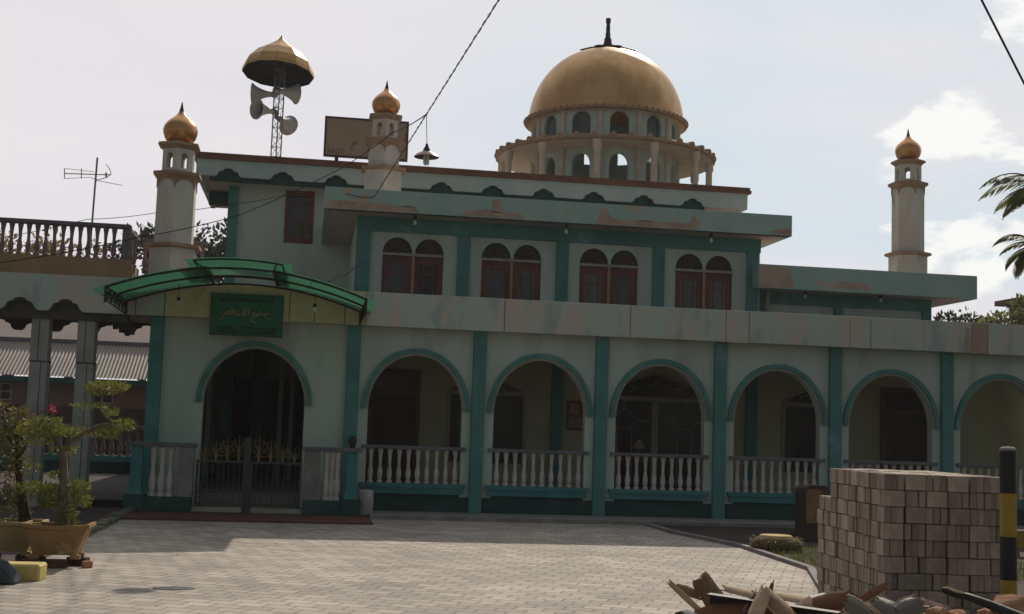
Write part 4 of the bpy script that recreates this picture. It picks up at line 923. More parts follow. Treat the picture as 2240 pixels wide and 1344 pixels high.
# ------------------------------------------------------------------ vegetation
def foliage(mb, c, r, n, L, rr, sq=(1, 1, 1), up=.2):
    c = Vector(c)
    for i in range(n):
        d = Vector((rr.gauss(0, 1), rr.gauss(0, 1), rr.gauss(0, 1))).normalized(); k = rr.random()**.45
        p = c + Vector((d.x*sq[0], d.y*sq[1], d.z*sq[2]))*r*k
        mb.leaf(p, (d + Vector((rr.uniform(-.8, .8), rr.uniform(-.8, .8), rr.uniform(-.8, .8)+up))), Vector((rr.uniform(-1, 1), rr.uniform(-1, 1), rr.uniform(.2, 1))), L*rr.uniform(.6, 1.3), L*.5*rr.uniform(.7, 1.2))
def tree(name, label, x, y, h, cr, nl, L, seed, mat='leaf_dark', sq=(1, 1, .8), clumps=16, group=None):
    rr = random.Random(seed); t = thing(name, label, 'tree', (x, y, 0), group)
    tr = MB(); top = Vector((x+rr.uniform(-.3, .3), y, h-cr*.6))
    tr.tube([(x, y, 0), (x+.1, y, h*.35), top], [cr*.09+.08, cr*.07+.05, cr*.03], 8); cm = MB()
    for i in range(clumps):
        d = Vector((rr.gauss(0, 1), rr.gauss(0, 1), rr.gauss(0, .8))).normalized(); k = rr.uniform(.3, 1)
        c = Vector((x, y, h-cr*.75)) + Vector((d.x*sq[0], d.y*sq[1], d.z*sq[2]))*cr*k
        tr.tube([top - Vector((0, 0, rr.uniform(0, cr*.6))), (top+c)/2 + Vector((0, 0, -.1)), c], [cr*.03, cr*.02, .012], 5)
        foliage(cm, c, cr*rr.uniform(.22, .4), nl//clumps, L, rr, (1, 1, .75))
    tr.build('trunk', 'bark_dark', t, smooth=SM); cm.build('crown', mat, t, normals=False); return t
def tree_px(name, label, px, py, Y, cr, nl, L, seed, **k):
    p = atY(px, py, Y); return tree(name, label, p.x, Y, p.z, cr, nl, L, seed, **k)
G1 = 'trees beyond the mosque'
tree_px('leafy_tree', 'sparse dark tree seen through the gap right of the left minaret', 462, 462, 33, 2.9, 2200, .30, 11, group=G1, clumps=18)
tree_px('leafy_tree', 'small dark tree tip left of the left minaret', 328, 482, 33, 1.7, 900, .28, 12, group=G1)
tree_px('dry_tree', 'yellowish dry tree behind the left end of the roof balustrade', 35, 512, 34, 3.0, 2200, .30, 13, mat='leaf_dry', group=G1)
tree_px('dry_tree', 'brownish bush top behind the middle of the roof balustrade', 165, 538, 34, 2.2, 1400, .28, 14, mat='leaf_dry', group=G1)
tree_px('leafy_tree', 'round dark tree right of the wing, next to the roof edge', 2120, 655, 24, 2.2, 2600, .25, 15, group=G1)
tree_px('leafy_tree', 'light speckled tree beside the brown house', 2195, 652, 20.8, 2.0, 2600, .22, 16, group=G1, mat='leaf_palm')
tree_px('leafy_tree', 'low dark tree half hidden by the wing wall', 2075, 680, 24, 1.6, 1200, .25, 17, group=G1)
def palm(px, py, Y, trunk_px, n, L, label, seed, ang0=0., spread=1.):
    rr = random.Random(seed); c = atY(px, py, Y); t = thing('palm_tree', label, 'palm tree', (c.x, Y, 0), 'palms at the right edge')
    MB().tube([(c.x+.2, Y, 0), (c.x+.08, Y, c.z*.5), (c.x, Y, c.z-.6), c], [.16, .12, .11, .08], 10).tube([(c.x, Y, c.z-.9), (c.x, Y, c.z-.1)], [.13, .07], 10).build('trunk', 'bark_dark', t, smooth=SM)
    for k in range(n):
        a = ang0 + 2*PI*k/n + rr.uniform(-.2, .2); el = rr.uniform(.1, 1.1); mb = MB(); pts = []
        d = Vector((math.cos(a), math.sin(a), 0)); l = L*rr.uniform(.8, 1.1); p = c.copy(); e = el
        for i in range(11):
            pts.append(p.copy()); p = p + (d*math.cos(e) + Vector((0, 0, math.sin(e))))*l/10; e -= .2*spread
        mb.tube(pts, [.03-.0025*i for i in range(11)], 5)
        for i in range(1, 11):
            for q in range(3):
                u = pts[i-1].lerp(pts[i], q/3); tg = (pts[i]-pts[i-1]).normalized(); sd = tg.cross(Vector((0, 0, 1))).normalized()
                for s in (-1, 1):
                    ll = l*.30*math.sin(PI*min(1, (i+q/3)/10.5)*.9+.25); mb.leaf(u, sd*s + tg*.9 + Vector((0, 0, -.35-rr.uniform(0, .4))), Vector((0, 0, 1)), ll, .055)
        mb.build('frond', 'leaf_palm', t, normals=False)
palm(2304, 432, 1.5, 0, 22, 1.8, 'palm with drooping fronds reaching in from the right edge', 21)
palm(2272, 545, 2.6, 0, 17, 1.25, 'smaller dark palm crown below the larger palm', 22, .3)
# ------------------------------------------------------------------ potted plants, bottom left
def tray_pot(c, w, d, h, mat, label, feet=True, sag=.0):
    c = Vector(c); t = thing('plant_pot', label, 'plant pot', c)
    mb = MB(); n = 8
    def rect(w_, d_, z, s=0):
        P = []
        for i in range(n): u = i/n; P.append((-w_/2+w_*u, -d_/2, z - s*math.sin(PI*u)))
        for i in range(n): u = i/n; P.append((w_/2, -d_/2+d_*u, z))
        for i in range(n): u = i/n; P.append((w_/2-w_*u, d_/2, z - s*math.sin(PI*u)))
        for i in range(n): u = i/n; P.append((-w_/2, d_/2-d_*u, z))
        return [c + Vector(p) for p in P]
    rows = [rect(w*.62, d*.66, .04), rect(w*.72, d*.76, h*.35), rect(w*.9, d*.9, h*.86, sag), rect(w, d, h*.9, sag), rect(w, d, h, sag), rect(w*.91, d*.86, h, sag), rect(w*.86, d*.8, h*.8, sag)]
    o = [v for r in rows for v in r]; m = 4*n; fs = [[i*m+j, i*m+(j+1) % m, (i+1)*m+(j+1) % m, (i+1)*m+j] for i in range(len(rows)-1) for j in range(m)] + [list(range(m))]
    mb.add(o, fs)
    for sx in (-1, 1):
        for sy in (-1, 1): mb.box(c.x+sx*w*.3-.05, c.x+sx*w*.3+.05, c.y+sy*d*.28-.04, c.y+sy*d*.28+.04, c.z, c.z+.045)
    mb.build('pot', mat, t, smooth=math.radians(30))
    sb = MB(); r = rect(w*.86, d*.8, h*.82); sb.add(r + [c + Vector((0, 0, h*.88))], [[i, (i+1) % m, m] for i in range(m)]); sb.build('soil', 'potting_soil', t, smooth=1)
    return t
PC = Vector((-3.34, -9.15, .09))
tray_pot(PC, .69, .46, .37, 'pot_clay', 'brown clay tray pot with wavy rim standing on bricks', sag=.02)
tray_pot((-3.92, -8.75, .08), .70, .5, .36, 'pot_yellow', 'yellowish clay pot cut by the left edge of the photo')
rr = random.Random(4)
for i, (dx, dy, rz_) in enumerate(((-.22, -.12, .2), (.02, -.17, .05), (.2, .1, -.3), (-.25, .15, .1))):
    M = Matrix.Translation((PC.x+dx, PC.y+dy, 0)) @ Matrix.Rotation(rz_, 4, 'Z')
    tag(MB().box(-.11, .11, -.055, .055, 0, .088, M).build('support_brick', 'rubble', bevel=.006), 'dark brick under the brown clay pot', 'brick', 'bricks under the clay pot')
M = Matrix.Translation((-3.02, -9.26, 0)) @ Matrix.Rotation(.5, 4, 'Z')
tag(MB().box(-.04, .06, -.04, .04, 0, .07, M).build('loose_brick', 'brick_lump', bevel=.008), 'small broken brick at the right foot of the clay pot', 'brick')
for i, dx in enumerate((-.2, .2)):
    tag(MB().box(-3.92+dx-.1, -3.92+dx+.1, -8.9, -8.6, 0, .079).build('support_brick', 'rubble', bevel=.006), 'dark brick under the yellowish clay pot', 'brick', 'bricks under the yellowish pot')
# bonsai
BY_ = -9.15
def B2(x, y, dy=0.): return atY(x, y, BY_+dy)
bt = thing('bonsai_tree', 'tall bonsai with forked pale trunk and flat leaf pads in the brown pot', 'bonsai', (PC.x, BY_, .43))
tr = MB()
tr.tube([B2(134, 1168), B2(136, 1120), B2(140, 1060), B2(139, 1010), B2(136, 980)], [.085, .062, .05, .043, .036], 10)
tr.tube([B2(137, 990), B2(150, 972), B2(185, 948), B2(215, 932), B2(250, 926)], [.034, .03, .026, .02, .014], 8)
tr.tube([B2(250, 926), B2(232, 912), B2(220, 895), B2(222, 870, .02), B2(230, 852)], [.016, .015, .012, .01, .008], 6)
tr.tube([B2(137, 985), B2(125, 968), B2(114, 955), B2(100, 940)], [.026, .02, .016, .01], 7)
for a, b in (((138, 1090), (95, 1075)), ((139, 1075), (170, 1065)), ((139, 1050), (125, 1042)), ((138, 1110), (175, 1095)), ((200, 940), (235, 955)), ((250, 926), (285, 930)), ((192, 944), (192, 925)), ((137, 1115), (105, 1105))): tr.tube([B2(*a), B2((a[0]+b[0])/2, (a[1]+b[1])/2-4), B2(*b)], [.012, .009, .006], 5)
tr.build('trunk', 'bark', bt, smooth=SM)
rr = random.Random(9); cm = MB()
for x, y, w_, h_, n in ((232, 848, 44, 15, 300), (262, 846, 22, 9, 90), (205, 856, 18, 9, 70), (195, 888, 38, 5, 110), (243, 902, 17, 8, 90), (268, 930, 26, 13, 170), (285, 928, 10, 8, 40), (238, 948, 22, 11, 130), (215, 950, 16, 8, 70), (172, 945, 24, 11, 90),
        (100, 945, 62, 12, 420), (70, 935, 34, 14, 170), (125, 938, 30, 11, 150), (105, 920, 28, 8, 120), (88, 965, 32, 9, 110), (122, 1040, 16, 9, 90), (80, 1068, 46, 14, 300), (105, 1080, 36, 15, 230), (168, 1062, 26, 13, 190), (178, 1072, 18, 9, 70), (165, 1090, 26, 12, 190), (178, 1102, 20, 8, 90), (192, 1092, 12, 5, 30), (110, 1100, 26, 11, 150), (145, 1120, 24, 14, 170), (150, 1145, 18, 18, 210), (136, 1158, 16, 8, 90), (150, 985, 22, 10, 60), (120, 985, 10, 7, 30)):
    c = B2(x, y, rr.uniform(-.06, .06)); k = 14.25/F_PX
    if y > 1030: n = int(n*.95)
    h_ *= .85
    foliage(cm, c, 1., int(n*1.6), .038, rr, (w_*k, .14+w_*k*.35, h_*k), .4)
cm.build('crown', 'leaf_bonsai', bt, normals=False)
# bougainvillea
bg = thing('flowering_shrub', 'dark reddish shrub with a single pink flower behind the bonsai', 'shrub', (-3.95, -8.7, .4))
def B3(x, y, dy=0.): return atY(x, y, -8.7+dy)
tr = MB().tube([B3(52, 1165), B3(48, 1100), B3(42, 1040), B3(40, 980), B3(35, 930)], [.05, .045, .04, .03, .02], 8).tube([B3(70, 1160), B3(60, 1110), B3(46, 1040)], [.02, .018, .012], 6).tube([B3(42, 1000), B3(75, 950), B3(95, 915)], [.02, .012, .008], 6).tube([B3(42, 1000), B3(15, 950), B3(5, 910)], [.02, .012, .008], 6).tube([B3(60, 965), B3(85, 905), B3(110, 894)], [.008, .006, .004], 5)
tr.build('stem', 'bark_dark', bg, smooth=SM); rr = random.Random(10); cm = MB()
for x, y, w_, h_, n in ((20, 930, 45, 25, 330), (45, 910, 28, 18, 150), (30, 970, 36, 22, 230), (5, 1000, 28, 32, 200), (45, 1010, 22, 22, 130), (30, 1060, 26, 34, 190), (8, 1090, 24, 30, 150), (65, 1025, 26, 8, 60), (45, 1110, 24, 24, 150), (30, 1150, 30, 16, 160), (60, 1150, 18, 10, 70), (10, 895, 18, 12, 60), (75, 925, 18, 10, 60)):
    foliage(cm, B3(x, y, rr.uniform(-.1, .1)), 1., int(n*1.1), .05, rr, (w_*.0053, .2, h_*.0053), .2)
cm.build('leaves', 'leaf_red', bg, normals=False)
fl = MB(); foliage(fl, B3(114, 895), 1., 40, .045, rr, (.035, .035, .035)); fl.build('flower', 'petal', bg, normals=False)
# painted kerb stone and rock
p = atY(36, 1268, -10.4)
M = Matrix.Translation((-3.62, -10.35, 0)) @ Matrix.Rotation(-.06, 4, 'Z')
tag(MB().box(-.42, .38, -.12, .16, -.01, .16, M).build('kerb_stone', 'yellow_paint', bevel=.02), 'yellow painted concrete kerb stone at the bottom left', 'kerb stone')
rk = MB(); c = Vector((-3.60, -10.66, 0))
rk.add([c + Vector(v) for v in ((-.24, -.1, 0), (.19, -.13, 0), (.22, .08, 0), (-.2, .12, 0), (-.05, -.06, .24), (.09, -.02, .225), (.19, .0, .13), (-.02, .07, .22), (-.14, .0, .12))], [[0,1,4,8],[1,6,5,4],[1,2,6],[2,7,5,6],[2,3,7],[3,8,7],[3,0,8],[4,5,7,8],[0,3,2,1]])
tag(rk.build('rock', 'rock', bevel=.02), 'dark grey pointed rock in front of the yellow kerb stone', 'rock')
MB_ = None
# drain cover (dark slot) on the paving and a few pebbles
dc = atD(380, 1288, 1); d = ray(380, 1288); q = CAM + d*(-CAM.z/d.z)
tag(MB().lathe([(0, .006), (.19, .006), (.20, .0015)], (q.x, q.y, 0), 24, Matrix.Scale(.62, 3, Vector((0, 1, 0)))).build('drain_cover', 'rock'), 'dark oval drain cover let into the paving', 'drain cover')
# concrete stub beside first column
st = MB(); st.lathe([(0, .035), (.155, .035), (.165, .3), (.16, .44), (.14, .47), (0, .475)], (.28, -.75, 0), 18)
tag(st.build('concrete_post', 'concrete_pale', smooth=SM), 'pale stained concrete stub beside the first arcade column', 'post')
# plant on rail
fp = thing('rail_ornament', 'small dark urn standing on the right gate balustrade rail', 'urn', (.02, PY, 1.2))
MB().lathe([(0, 1.2), (.06, 1.2), (.04, 1.24), (.075, 1.3), (.08, 1.35), (.05, 1.39), (.055, 1.41), (0, 1.41)], (.02, PY, 0), 14).build('bowl', 'black_iron', fp, smooth=SM)
# notice board on the inner wall
nb = thing('notice_board', 'brown framed notice board on the verandah wall', 'notice board', (5.0, 3.36, 1.5))
MB().box(4.74, 5.25, 3.36, 3.398, 1.66, 2.3).build('frame', 'wood_red', nb); MB().box(4.78, 5.21, 3.352, 3.359, 1.7, 1.95).box(4.80, 5.0, 3.352, 3.359, 2.0, 2.24).build('paper', 'board_rust', nb)
for x, z in ((6.15, 1.55), (10.3, 1.45)):
    v = thing('standing_lamp', 'small pale table lamp seen behind the %s arch' % ('central double door' if x < 8 else 'fourth'), 'lamp', (x, 2.6, .33))
    MB().lathe([(.12, .33), (.12, .36), (.015, .38), (.015, 1.28)], (x, 2.6, 0), 12).build('stand', 'brown_panel', v, smooth=SM)
    MB().lathe([(.05, 1.5), (.15, 1.32), (.145, 1.32)], (x, 2.6, 0), 16).build('shade', 'fascia_bare', v, smooth=SM)
# ------------------------------------------------------------------ right foreground
d = ray(1708, 1210); q = CAM + d*(-CAM.z/d.z)
sp_ = thing('tree_stump', 'squat fibrous tree stump with sunlit cut top on the grass', 'stump', (q.x, q.y+.2, 0))
sc = Vector((q.x+.02, q.y+.22, 0))
MB().lathe([(.30, 0), (.36, .05), (.355, .13), (.31, .19), (.24, .215)], sc, 20).build('trunk', 'stump_hair', sp_, smooth=1)
MB().lathe([(.235, .216), (.22, .232), (0, .235)], sc + Vector((0, .02, 0)), 16).build('cut_face', 'stump_cut', sp_)
hb = MB(); rr = random.Random(6)
for i in range(420):
    a = rr.uniform(0, 2*PI); z = rr.uniform(.01, .2); p = sc + Vector((.35*math.cos(a), .35*math.sin(a), z)); hb.leaf(p, Vector((math.cos(a), math.sin(a), rr.uniform(-.8, .6))), Vector((0, 0, 1)), .05, .012)
hb.build('fibre', 'leaf_dry', sp_, normals=False)['kind'] = 'stuff'
d = ray(1770, 1190); PB = atY(1768, 1125, -4.2)
pb = thing('garden_monument', 'brown round topped pillar with lighter front beside the block stack', 'pillar', (PB.x, -4.2, 0))
def rt(x0, x1, z0, z1, r=.1, n=6):
    P = [(x0, z0), (x1, z0)] + [(x1-r+r*math.cos(PI/2*i/n), z1-r+r*math.sin(PI/2*i/n)) for i in range(n+1)] + [(x0+r-r*math.sin(PI/2*i/n), z1-r+r*math.cos(PI/2*i/n)) for i in range(n+1)]
    return P
zt = atY(1768, 1062, -4.2).z
MB().prism(rt(PB.x-.06, PB.x+.36, 0, zt), -4.2, -3.8, lambda a, b, d: Vector((a, d, b))).build('body', 'wood_dark', pb)
MB().prism(rt(PB.x-.04, PB.x+.25, .30, zt-.06, .09), -4.201, -4.23, lambda a, b, d: Vector((a, d, b))).build('front_panel', 'brown_panel', pb)
MB().box(PB.x-.1, PB.x+.4, -4.3, -3.75, 0, .12).build('foot', 'wood_dark', pb)
# bollard
bc = atD(2205, 982, 9.0)
bo = thing('striped_bollard', 'black and yellow striped round bollard in front of the block stack', 'bollard', (bc.x, bc.y, 0))
R = .057; zt = bc.z; bh = 93*9.0/F_PX; z = zt-.012; k = 0
while z > 0:
    z2 = max(0, z-bh); MB().lathe([(R, z2), (R, z)], (bc.x, bc.y, 0), 28).build('black_band' if k % 2 == 0 else 'yellow_band', 'black_paint' if k % 2 == 0 else 'yellow_dull', bo, smooth=SM); z = z2; k += 1
MB().lathe([(R+.002, zt-.014), (R*.95, zt+.003), (R*.7, zt+.012), (0, zt+.017)], (bc.x, bc.y, 0), 24).build('cap', 'concrete', bo, smooth=SM)
# low bench by the right edge
p = atY(2236, 1190, -6.0)
be = thing('low_fence', 'low yellowish plank fence at the right edge behind the bollard', 'fence', (p.x, -6, 0))
MB().box(p.x-.12, p.x+2, -6.03, -5.97, atY(2236, 1200, -6).z, atY(2236, 1164, -6).z).build('plank', 'yellow_dull', be)
MB().box(p.x-.14, p.x+2, -6.05, -5.95, atY(2236, 1164, -6).z, atY(2236, 1160, -6).z).box(p.x-.14, p.x+2, -6.05, -5.95, atY(2236, 1233, -6).z, atY(2236, 1226, -6).z).build('rail', 'shard_pale', be)
for dx in (-.08, .9, 1.9): MB().box(p.x+dx, p.x+dx+.06, -5.969, -5.91, 0, atY(2236, 1164, -6).z).build('post', 'shard_wood', be)
# paving block stack
near = atD(1936, 1036, 10.0); far = atD(1790, 1018, 11.74); far.z = near.z
ax = (far-near); ax.z = 0; ax.normalize(); bx = Vector((ax.y, -ax.x, 0))       # bx runs right along the front
if bx.x < 0: bx = -bx
PK, LH, BT = .170, .130, .170/3; NX, NYD = 6, 10; NLAY = int(near.z/LH)+1
rr = random.Random(8); gname = 'concrete paving blocks in the stack'
me0 = MB().box(0, BT-.004, 0, PK-.004, 0, LH-.004).build('paving_block', 'block', bevel=.004)
me0.data.materials.append(MATS['block_edge'])
for p_ in me0.data.polygons: p_.material_index = 0 if abs(p_.normal.x) > .9 else 1
core = MB(); first = [me0]; nblk = 0
JX = [[rr.uniform(-.009, .009) for j in range(NYD)] for i in range(NX)]; JY = [[rr.uniform(-.018, .018) for j in range(NYD)] for i in range(NX)]
DROP = {(0, 9): 2, (0, 8): 2, (1, 9): 2, (2, 0): 0, (4, 0): 0, (5, 1): 1, (3, 4): 1, (5, 0): 0, (2, 5): 1, (1, 6): 1}
LAB = 'grey concrete paving block stacked on edge in the tall block stack'
def put(p, rot):
    global nblk
    if first: o = first.pop()
    else: o = me0.copy(); COL.objects.link(o)
    tag(o, LAB, 'paving block', gname)
    M = Matrix(((bx.x, ax.x, 0), (bx.y, ax.y, 0), (0, 0, 1))).to_4x4()
    if rot: M = M @ Matrix.Rotation(-PI/2, 4, 'Z') @ Matrix.Translation((-BT+.004, 0, 0))
    o.matrix_world = Matrix.Translation(p) @ M; nblk += 1
zt = near.z
for lay in range(NLAY):
    z = zt-(lay+1)*LH
    for i in range(NX):
        for j in range(NYD):
            edge = (j == 0 or i == 0); org = Vector((near.x, near.y, z)) + bx*(i*PK*1.01 + JX[i][j]) + ax*(j*PK*1.02 + JY[i][j])
            if lay < DROP.get((i, j), 0): continue
            flip = (i+j+lay) % 2 == 0
            if lay == 0 and (i*7+j*3) % 11 == 0 and not edge: continue
            if rr.random() < .08: flip = not flip
            for k in range(3):
                if flip: o = org + bx*(k*BT); vis = (j == 0) or (i == 0 and k == 0)
                else: o = org + ax*(k*BT); vis = (i == 0) or (j == 0 and k == 0)
                o = o + bx*rr.uniform(-.009, .009) + ax*rr.uniform(-.009, .009)
                if vis and edge and lay < 9 and z > .1 and (nblk < 299):
                    oo = o + Vector((0, 0, rr.uniform(0, .003)))
                    # blocks lie along ax when flip, along bx otherwise
                    put(oo, not flip)
                else:
                    a, b = (bx, ax) if flip else (ax, bx)
                    q = [o + a*u*(BT-.004) + b*v*(PK-.004) + Vector((0, 0, w_*(LH-.004))) for u in (0, 1) for v in (0, 1) for w_ in (0, 1)]
                    core.add(q, [[0,1,3,2],[4,6,7,5],[0,4,5,1],[2,3,7,6],[0,2,6,4],[1,5,7,3]])
tag(core.build('paving_blocks', 'block'), 'remaining blocks inside and on top of the tall block stack', 'paving blocks', kind='stuff')
# ------------------------------------------------------------------ rubble heap
hp = MB(); rr = random.Random(12); NXh, NYh = 40, 22
hc = atD(1960, 1400, 8.6); vs = []; fs = []
for i in range(NXh+1):
    for j in range(NYh+1):
        u = i/NXh*2-1; v = j/NYh*2-1; e = max(0, 1-(abs(u)**2.6))*max(0, 1-abs(v)**2)
        x = u*2.1; y = v*.95
        h = .40*e*(1+.7*noise.noise(Vector((x*2.3, y*2.3, 0)))) + .08*noise.noise(Vector((x*7, y*7, 3)))*e
        vs.append(Vector((hc.x, hc.y, 0)) + RT*0 + Vector((x, y - x*.15, h+.013 if e > 0 else -.02)))
for i in range(NXh):
    for j in range(NYh): a = i*(NYh+1)+j; fs.append([a, a+1, a+NYh+2, a+NYh+1])
hp.add(vs, fs); tag(hp.build('rubble_heap', 'rubble', smooth=1), 'brown heap of building rubble under the shards', 'rubble', kind='stuff')
def curved_shard(a, b, wid, curl, mat, name, label, cat, edge=None, thick=.012, bend=.0, face=None):
    """half-round piece of bark or broken pipe from a to b"""
    a, b = Vector(a), Vector(b); d = (b-a); L = d.length; d.normalize()
    f = Vector(face) if face else Vector((0, -1, .25)); sd = d.cross(f).normalized(); nn = sd.cross(d).normalized()
    n, m = 12, 8; t = thing(name, label, cat, a); mb = MB(); out = []; inn = []
    for i in range(n+1):
        u = i/n; wu = wid*(.72+.28*math.sin(PI*min(1, .1+u*.75)) + .10*noise.noise(Vector((u*5, a.x*9, a.z*7)))) ; c = a + d*L*u + nn*bend*math.sin(PI*u)
        for j in range(m+1):
            th = (j/m*2-1)*curl; R = wu/2/max(math.sin(min(curl, PI/2)), .2)
            o = sd*math.sin(th)*R + nn*(math.cos(th)-math.cos(curl))*R
            jag = (.07*noise.noise(Vector((j*.8, a.x*5, i))) + .01*(j % 2)) if i in (0, n) else 0
            out.append(c + o + d*jag); inn.append(c + o*(1-thick/R) + d*jag - nn*thick*.6)
    k = (n+1)*(m+1); vs = out + inn; fs = []
    for i in range(n):
        for j in range(m):
            q = i*(m+1)+j; fs.append([q, q+1, q+m+2, q+m+1]); fs.append([k+q, k+q+1, k+q+m+2, k+q+m+1])
    for i in range(n):
        for j in (0, m): q = i*(m+1)+j; fs.append([q, q+m+1, k+q+m+1, k+q])
    for j in range(m):
        for i in (0, n): q = i*(m+1)+j; fs.append([q, q+1, k+q+1, k+q])
    mb.add(vs, fs).build('shell', mat, t, smooth=SM)
    if edge:
        e = MB()
        for j in (0, m): e.tube([out[i*(m+1)+j] for i in range(n+1)], .008, 5)
        e.build('lit_broken_edge', edge, t, smooth=1)  # pale rim; sunlight on the pot pieces' edges is put into the colour
    return t
D8 = 8.8
def Q(x, y, D=D8): return atD(x, y, D)
GS = 'curved bark shards on the rubble'
curved_shard(Q(1528, 1262), Q(1585, 1345), .15, 1.0, 'shard_wood', 'bark_shard', 'broad upright grey brown shard with rounded tip at the left of the heap', 'shard', None, face=(-.3, -1, .2))
curved_shard(Q(1532, 1262, 8.9), Q(1600, 1340, 8.9), .05, .8, 'shard_pale', 'bark_shard', 'pale sunlit strip leaning just behind the broad upright shard', 'shard', face=(.4, -1, .3))
curved_shard(Q(1463, 1273, 8.75), Q(1540, 1345, 8.6), .045, .6, 'shard_pale', 'bark_shard', 'thin pale splinter pointing up left at the left end of the heap', 'shard')
curved_shard(Q(1478, 1284), Q(1530, 1303), .07, .9, 'shard_wood', 'bark_shard', 'short dark curled flake lying over the thin splinter', 'shard')
curved_shard(Q(1668, 1296, 8.3), Q(1735, 1360, 8.1), .17, 1.15, 'shard_wood', 'bark_shard', 'hollow half pipe shard with brown rim in the centre of the heap', 'shard', 'shard_pale', face=(.55, -1, .1))
curved_shard(Q(1675, 1292, 8.2), Q(1645, 1360, 8.0), .10, .9, 'shard_pale', 'bark_shard', 'cream shard leaning against the half pipe shard', 'shard', face=(-.5, -1, .3))
curved_shard(Q(1690, 1275, 8.6), Q(1683, 1302, 8.6), .03, .5, 'shard_wood', 'bark_shard', 'small pointed splinter sticking up behind the half pipe shard', 'shard')
curved_shard(Q(1582, 1285, 9.0), Q(1690, 1310, 8.9), .12, .5, 'shard_pale', 'bark_shard', 'flat pale plank end behind the dark beam', 'shard', face=(0, -.4, 1))
curved_shard(Q(1690, 1300, 8.9), Q(1790, 1318, 8.8), .12, .4, 'shard_pale', 'bark_shard', 'pale tan board lying between the half pipe and the block stack', 'shard', face=(0, -.4, 1))
curved_shard(Q(1655, 1297, 8.4), Q(1625, 1345, 8.2), .04, .6, 'wood_red', 'bark_shard', 'thin reddish stick leaning left of the half pipe shard', 'shard')
curved_shard(Q(1860, 1312, 8.2), Q(1780, 1330, 8.3), .16, .7, 'rust', 'bark_shard', 'rusty red broken sheet in front of the block stack', 'shard', face=(0, -1, .6))
curved_shard(Q(1940, 1279, 8.3), Q(1885, 1312, 8.2), .05, .6, 'rust', 'bark_shard', 'short rusty red strip pointing up right before the block stack', 'shard', face=(0, -1, .4))
curved_shard(Q(1900, 1350, 8.0), Q(1850, 1318, 8.0), .12, 1.0, 'ceramic', 'pot_shard', 'broken grey pot piece with pale rim painted as sunlit, leftmost of the pot pieces', 'pot shard', 'shard_pale', face=(-.3, -1, .5))
curved_shard(Q(1918, 1317, 7.9), Q(1965, 1345, 7.8), .15, .9, 'ceramic', 'pot_shard', 'broken grey pot piece with straight pale rim painted as sunlit in the middle of the pot pieces', 'pot shard', 'shard_pale', face=(.3, -1, .5))
curved_shard(Q(1960, 1345, 7.8), Q(2008, 1322, 7.8), .14, 1.1, 'ceramic', 'pot_shard', 'rounded grey pot piece with torn rim, rightmost of the pot pieces', 'pot shard', 'shard_pale', face=(0, -1, .8))
def beam(a, b, w_, h_, name, label, mat='black_iron'):
    a, b = Vector(a), Vector(b); d = (b-a).normalized(); sd = d.cross(Vector((0, 0, 1))).normalized(); u = sd.cross(d)
    def bx_(mb, s0, s1, t0, t1):
        q = [p + sd*s + u*t for p in (a, b) for s in (s0, s1) for t in (t0, t1)]; mb.add(q, [[0,1,3,2],[4,6,7,5],[0,4,5,1],[2,3,7,6],[0,2,6,4],[1,5,7,3]])
    mb = MB(); bx_(mb, 0, .012, -h_, 0); bx_(mb, .0121, w_, -.012, .0); t = tag(mb.build(name, mat), label, 'beam'); return t
beam(Q(1555, 1297, 8.5), Q(1840, 1338, 8.1), .09, .09, 'steel_beam', 'dark rusty angle beam lying across the rubble heap', 'black_iron')
beam(Q(1745, 1310, 8.9), Q(1800, 1297, 9.2), .05, .06, 'steel_beam', 'short dark beam end poking out left of the block stack', 'black_iron')
tb = thing('burnt_branch', 'black charred branch slanting across the lower right of the block stack', 'branch', Q(2066, 1288, 8.0))
MB().tube([Q(2062, 1290, 8.0), Q(2090, 1300, 7.95), Q(2120, 1306, 7.9), Q(2170, 1325, 7.8), Q(2260, 1362, 7.6)], [.018, .024, .024, .03, .036], 9).build('stem', 'black_iron', tb, smooth=SM)
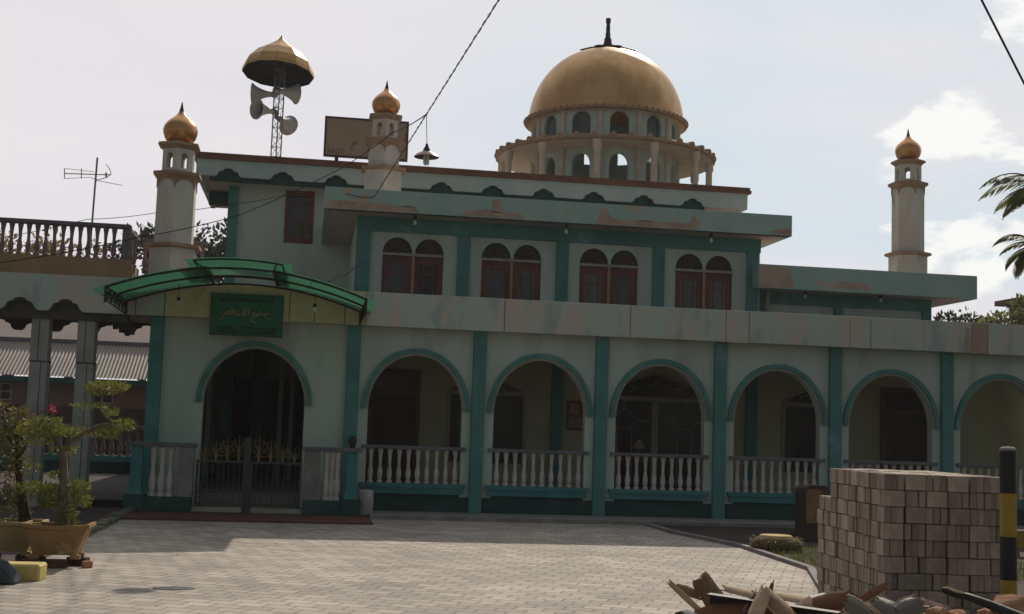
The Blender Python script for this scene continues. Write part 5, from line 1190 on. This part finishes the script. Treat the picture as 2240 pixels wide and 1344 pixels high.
MB().tube([Q(2068, 1284, 7.97), Q(2090, 1294, 7.92), Q(2110, 1298, 7.88)], [.006, .009, .006], 6).build('peeled_bark', 'shard_pale', tb, smooth=SM)
for i, (x, y, r, lab) in enumerate(((2215, 1338, .13, 'large orange broken brick lump at the bottom right corner'), (2160, 1345, .06, 'small orange brick crumb left of the large brick lump'), (2095, 1346, .05, 'tiny brick crumb below the charred branch'), (2050, 1346, .07, 'pale brick crumb right of the pot pieces'), (1500, 1350, .06, 'dark stone at the left foot of the rubble heap'))):
    tag(MB().blob(Q(x, y, 7.9), r, seed=i+3, jit=.35, sq=(1.2, 1, .7)).build('brick_lump', 'brick_lump' if i < 4 else 'rock', smooth=SM), lab, 'rubble')
for i, (x, y, D, lab) in enumerate(((1630, 1340, 8.4, 'dark brown board under the beam left of the half pipe shard'), (1580, 1350, 8.4, 'brown sheet at the bottom left of the heap'))):
    a = Q(x-60, y+12, D); b = Q(x+55, y-6, D-.1); curved_shard(a, b, .22, .35, 'rust', 'rusty_sheet', lab, 'sheet', face=(0, -1, .7))
ch = MB(); rr = random.Random(33)
for i in range(900):
    u, v = rr.uniform(-1, 1), rr.uniform(-1, 1); x = hc.x+u*2.3; y = hc.y-.15*u*2.1+v*1.15; e = max(0, 1-(abs(u)**2.6))*max(0, 1-v*v)
    z = .013 + e*.33*rr.uniform(.75, 1.25); L = rr.uniform(.03, .13)*(1 if rr.random() < .85 else 2); d = Vector((rr.gauss(0, 1), rr.gauss(0, 1), rr.gauss(0, .45))).normalized(); sd = d.cross(Vector((rr.uniform(-.5, .5), rr.uniform(-.5, .5), 1))).normalized(); up = sd.cross(d); p = Vector((x, y, z)); wd = L*rr.uniform(.12, .5); th = .006
    q = [p + d*a*L*rr.uniform(.75, 1.1) + sd*b*wd*rr.uniform(.5, 1) + up*c*th for a in (-.5, .5) for b in (-.5, .5) for c in (0, 1)]
    ch.add(q, [[0,1,3,2],[4,6,7,5],[0,4,5,1],[2,3,7,6],[0,2,6,4],[1,5,7,3]])
tag(ch.build('rubble_chips', 'shard_wood', normals=False), 'small dry splinters and chips strewn over the rubble heap', 'rubble', kind='stuff')
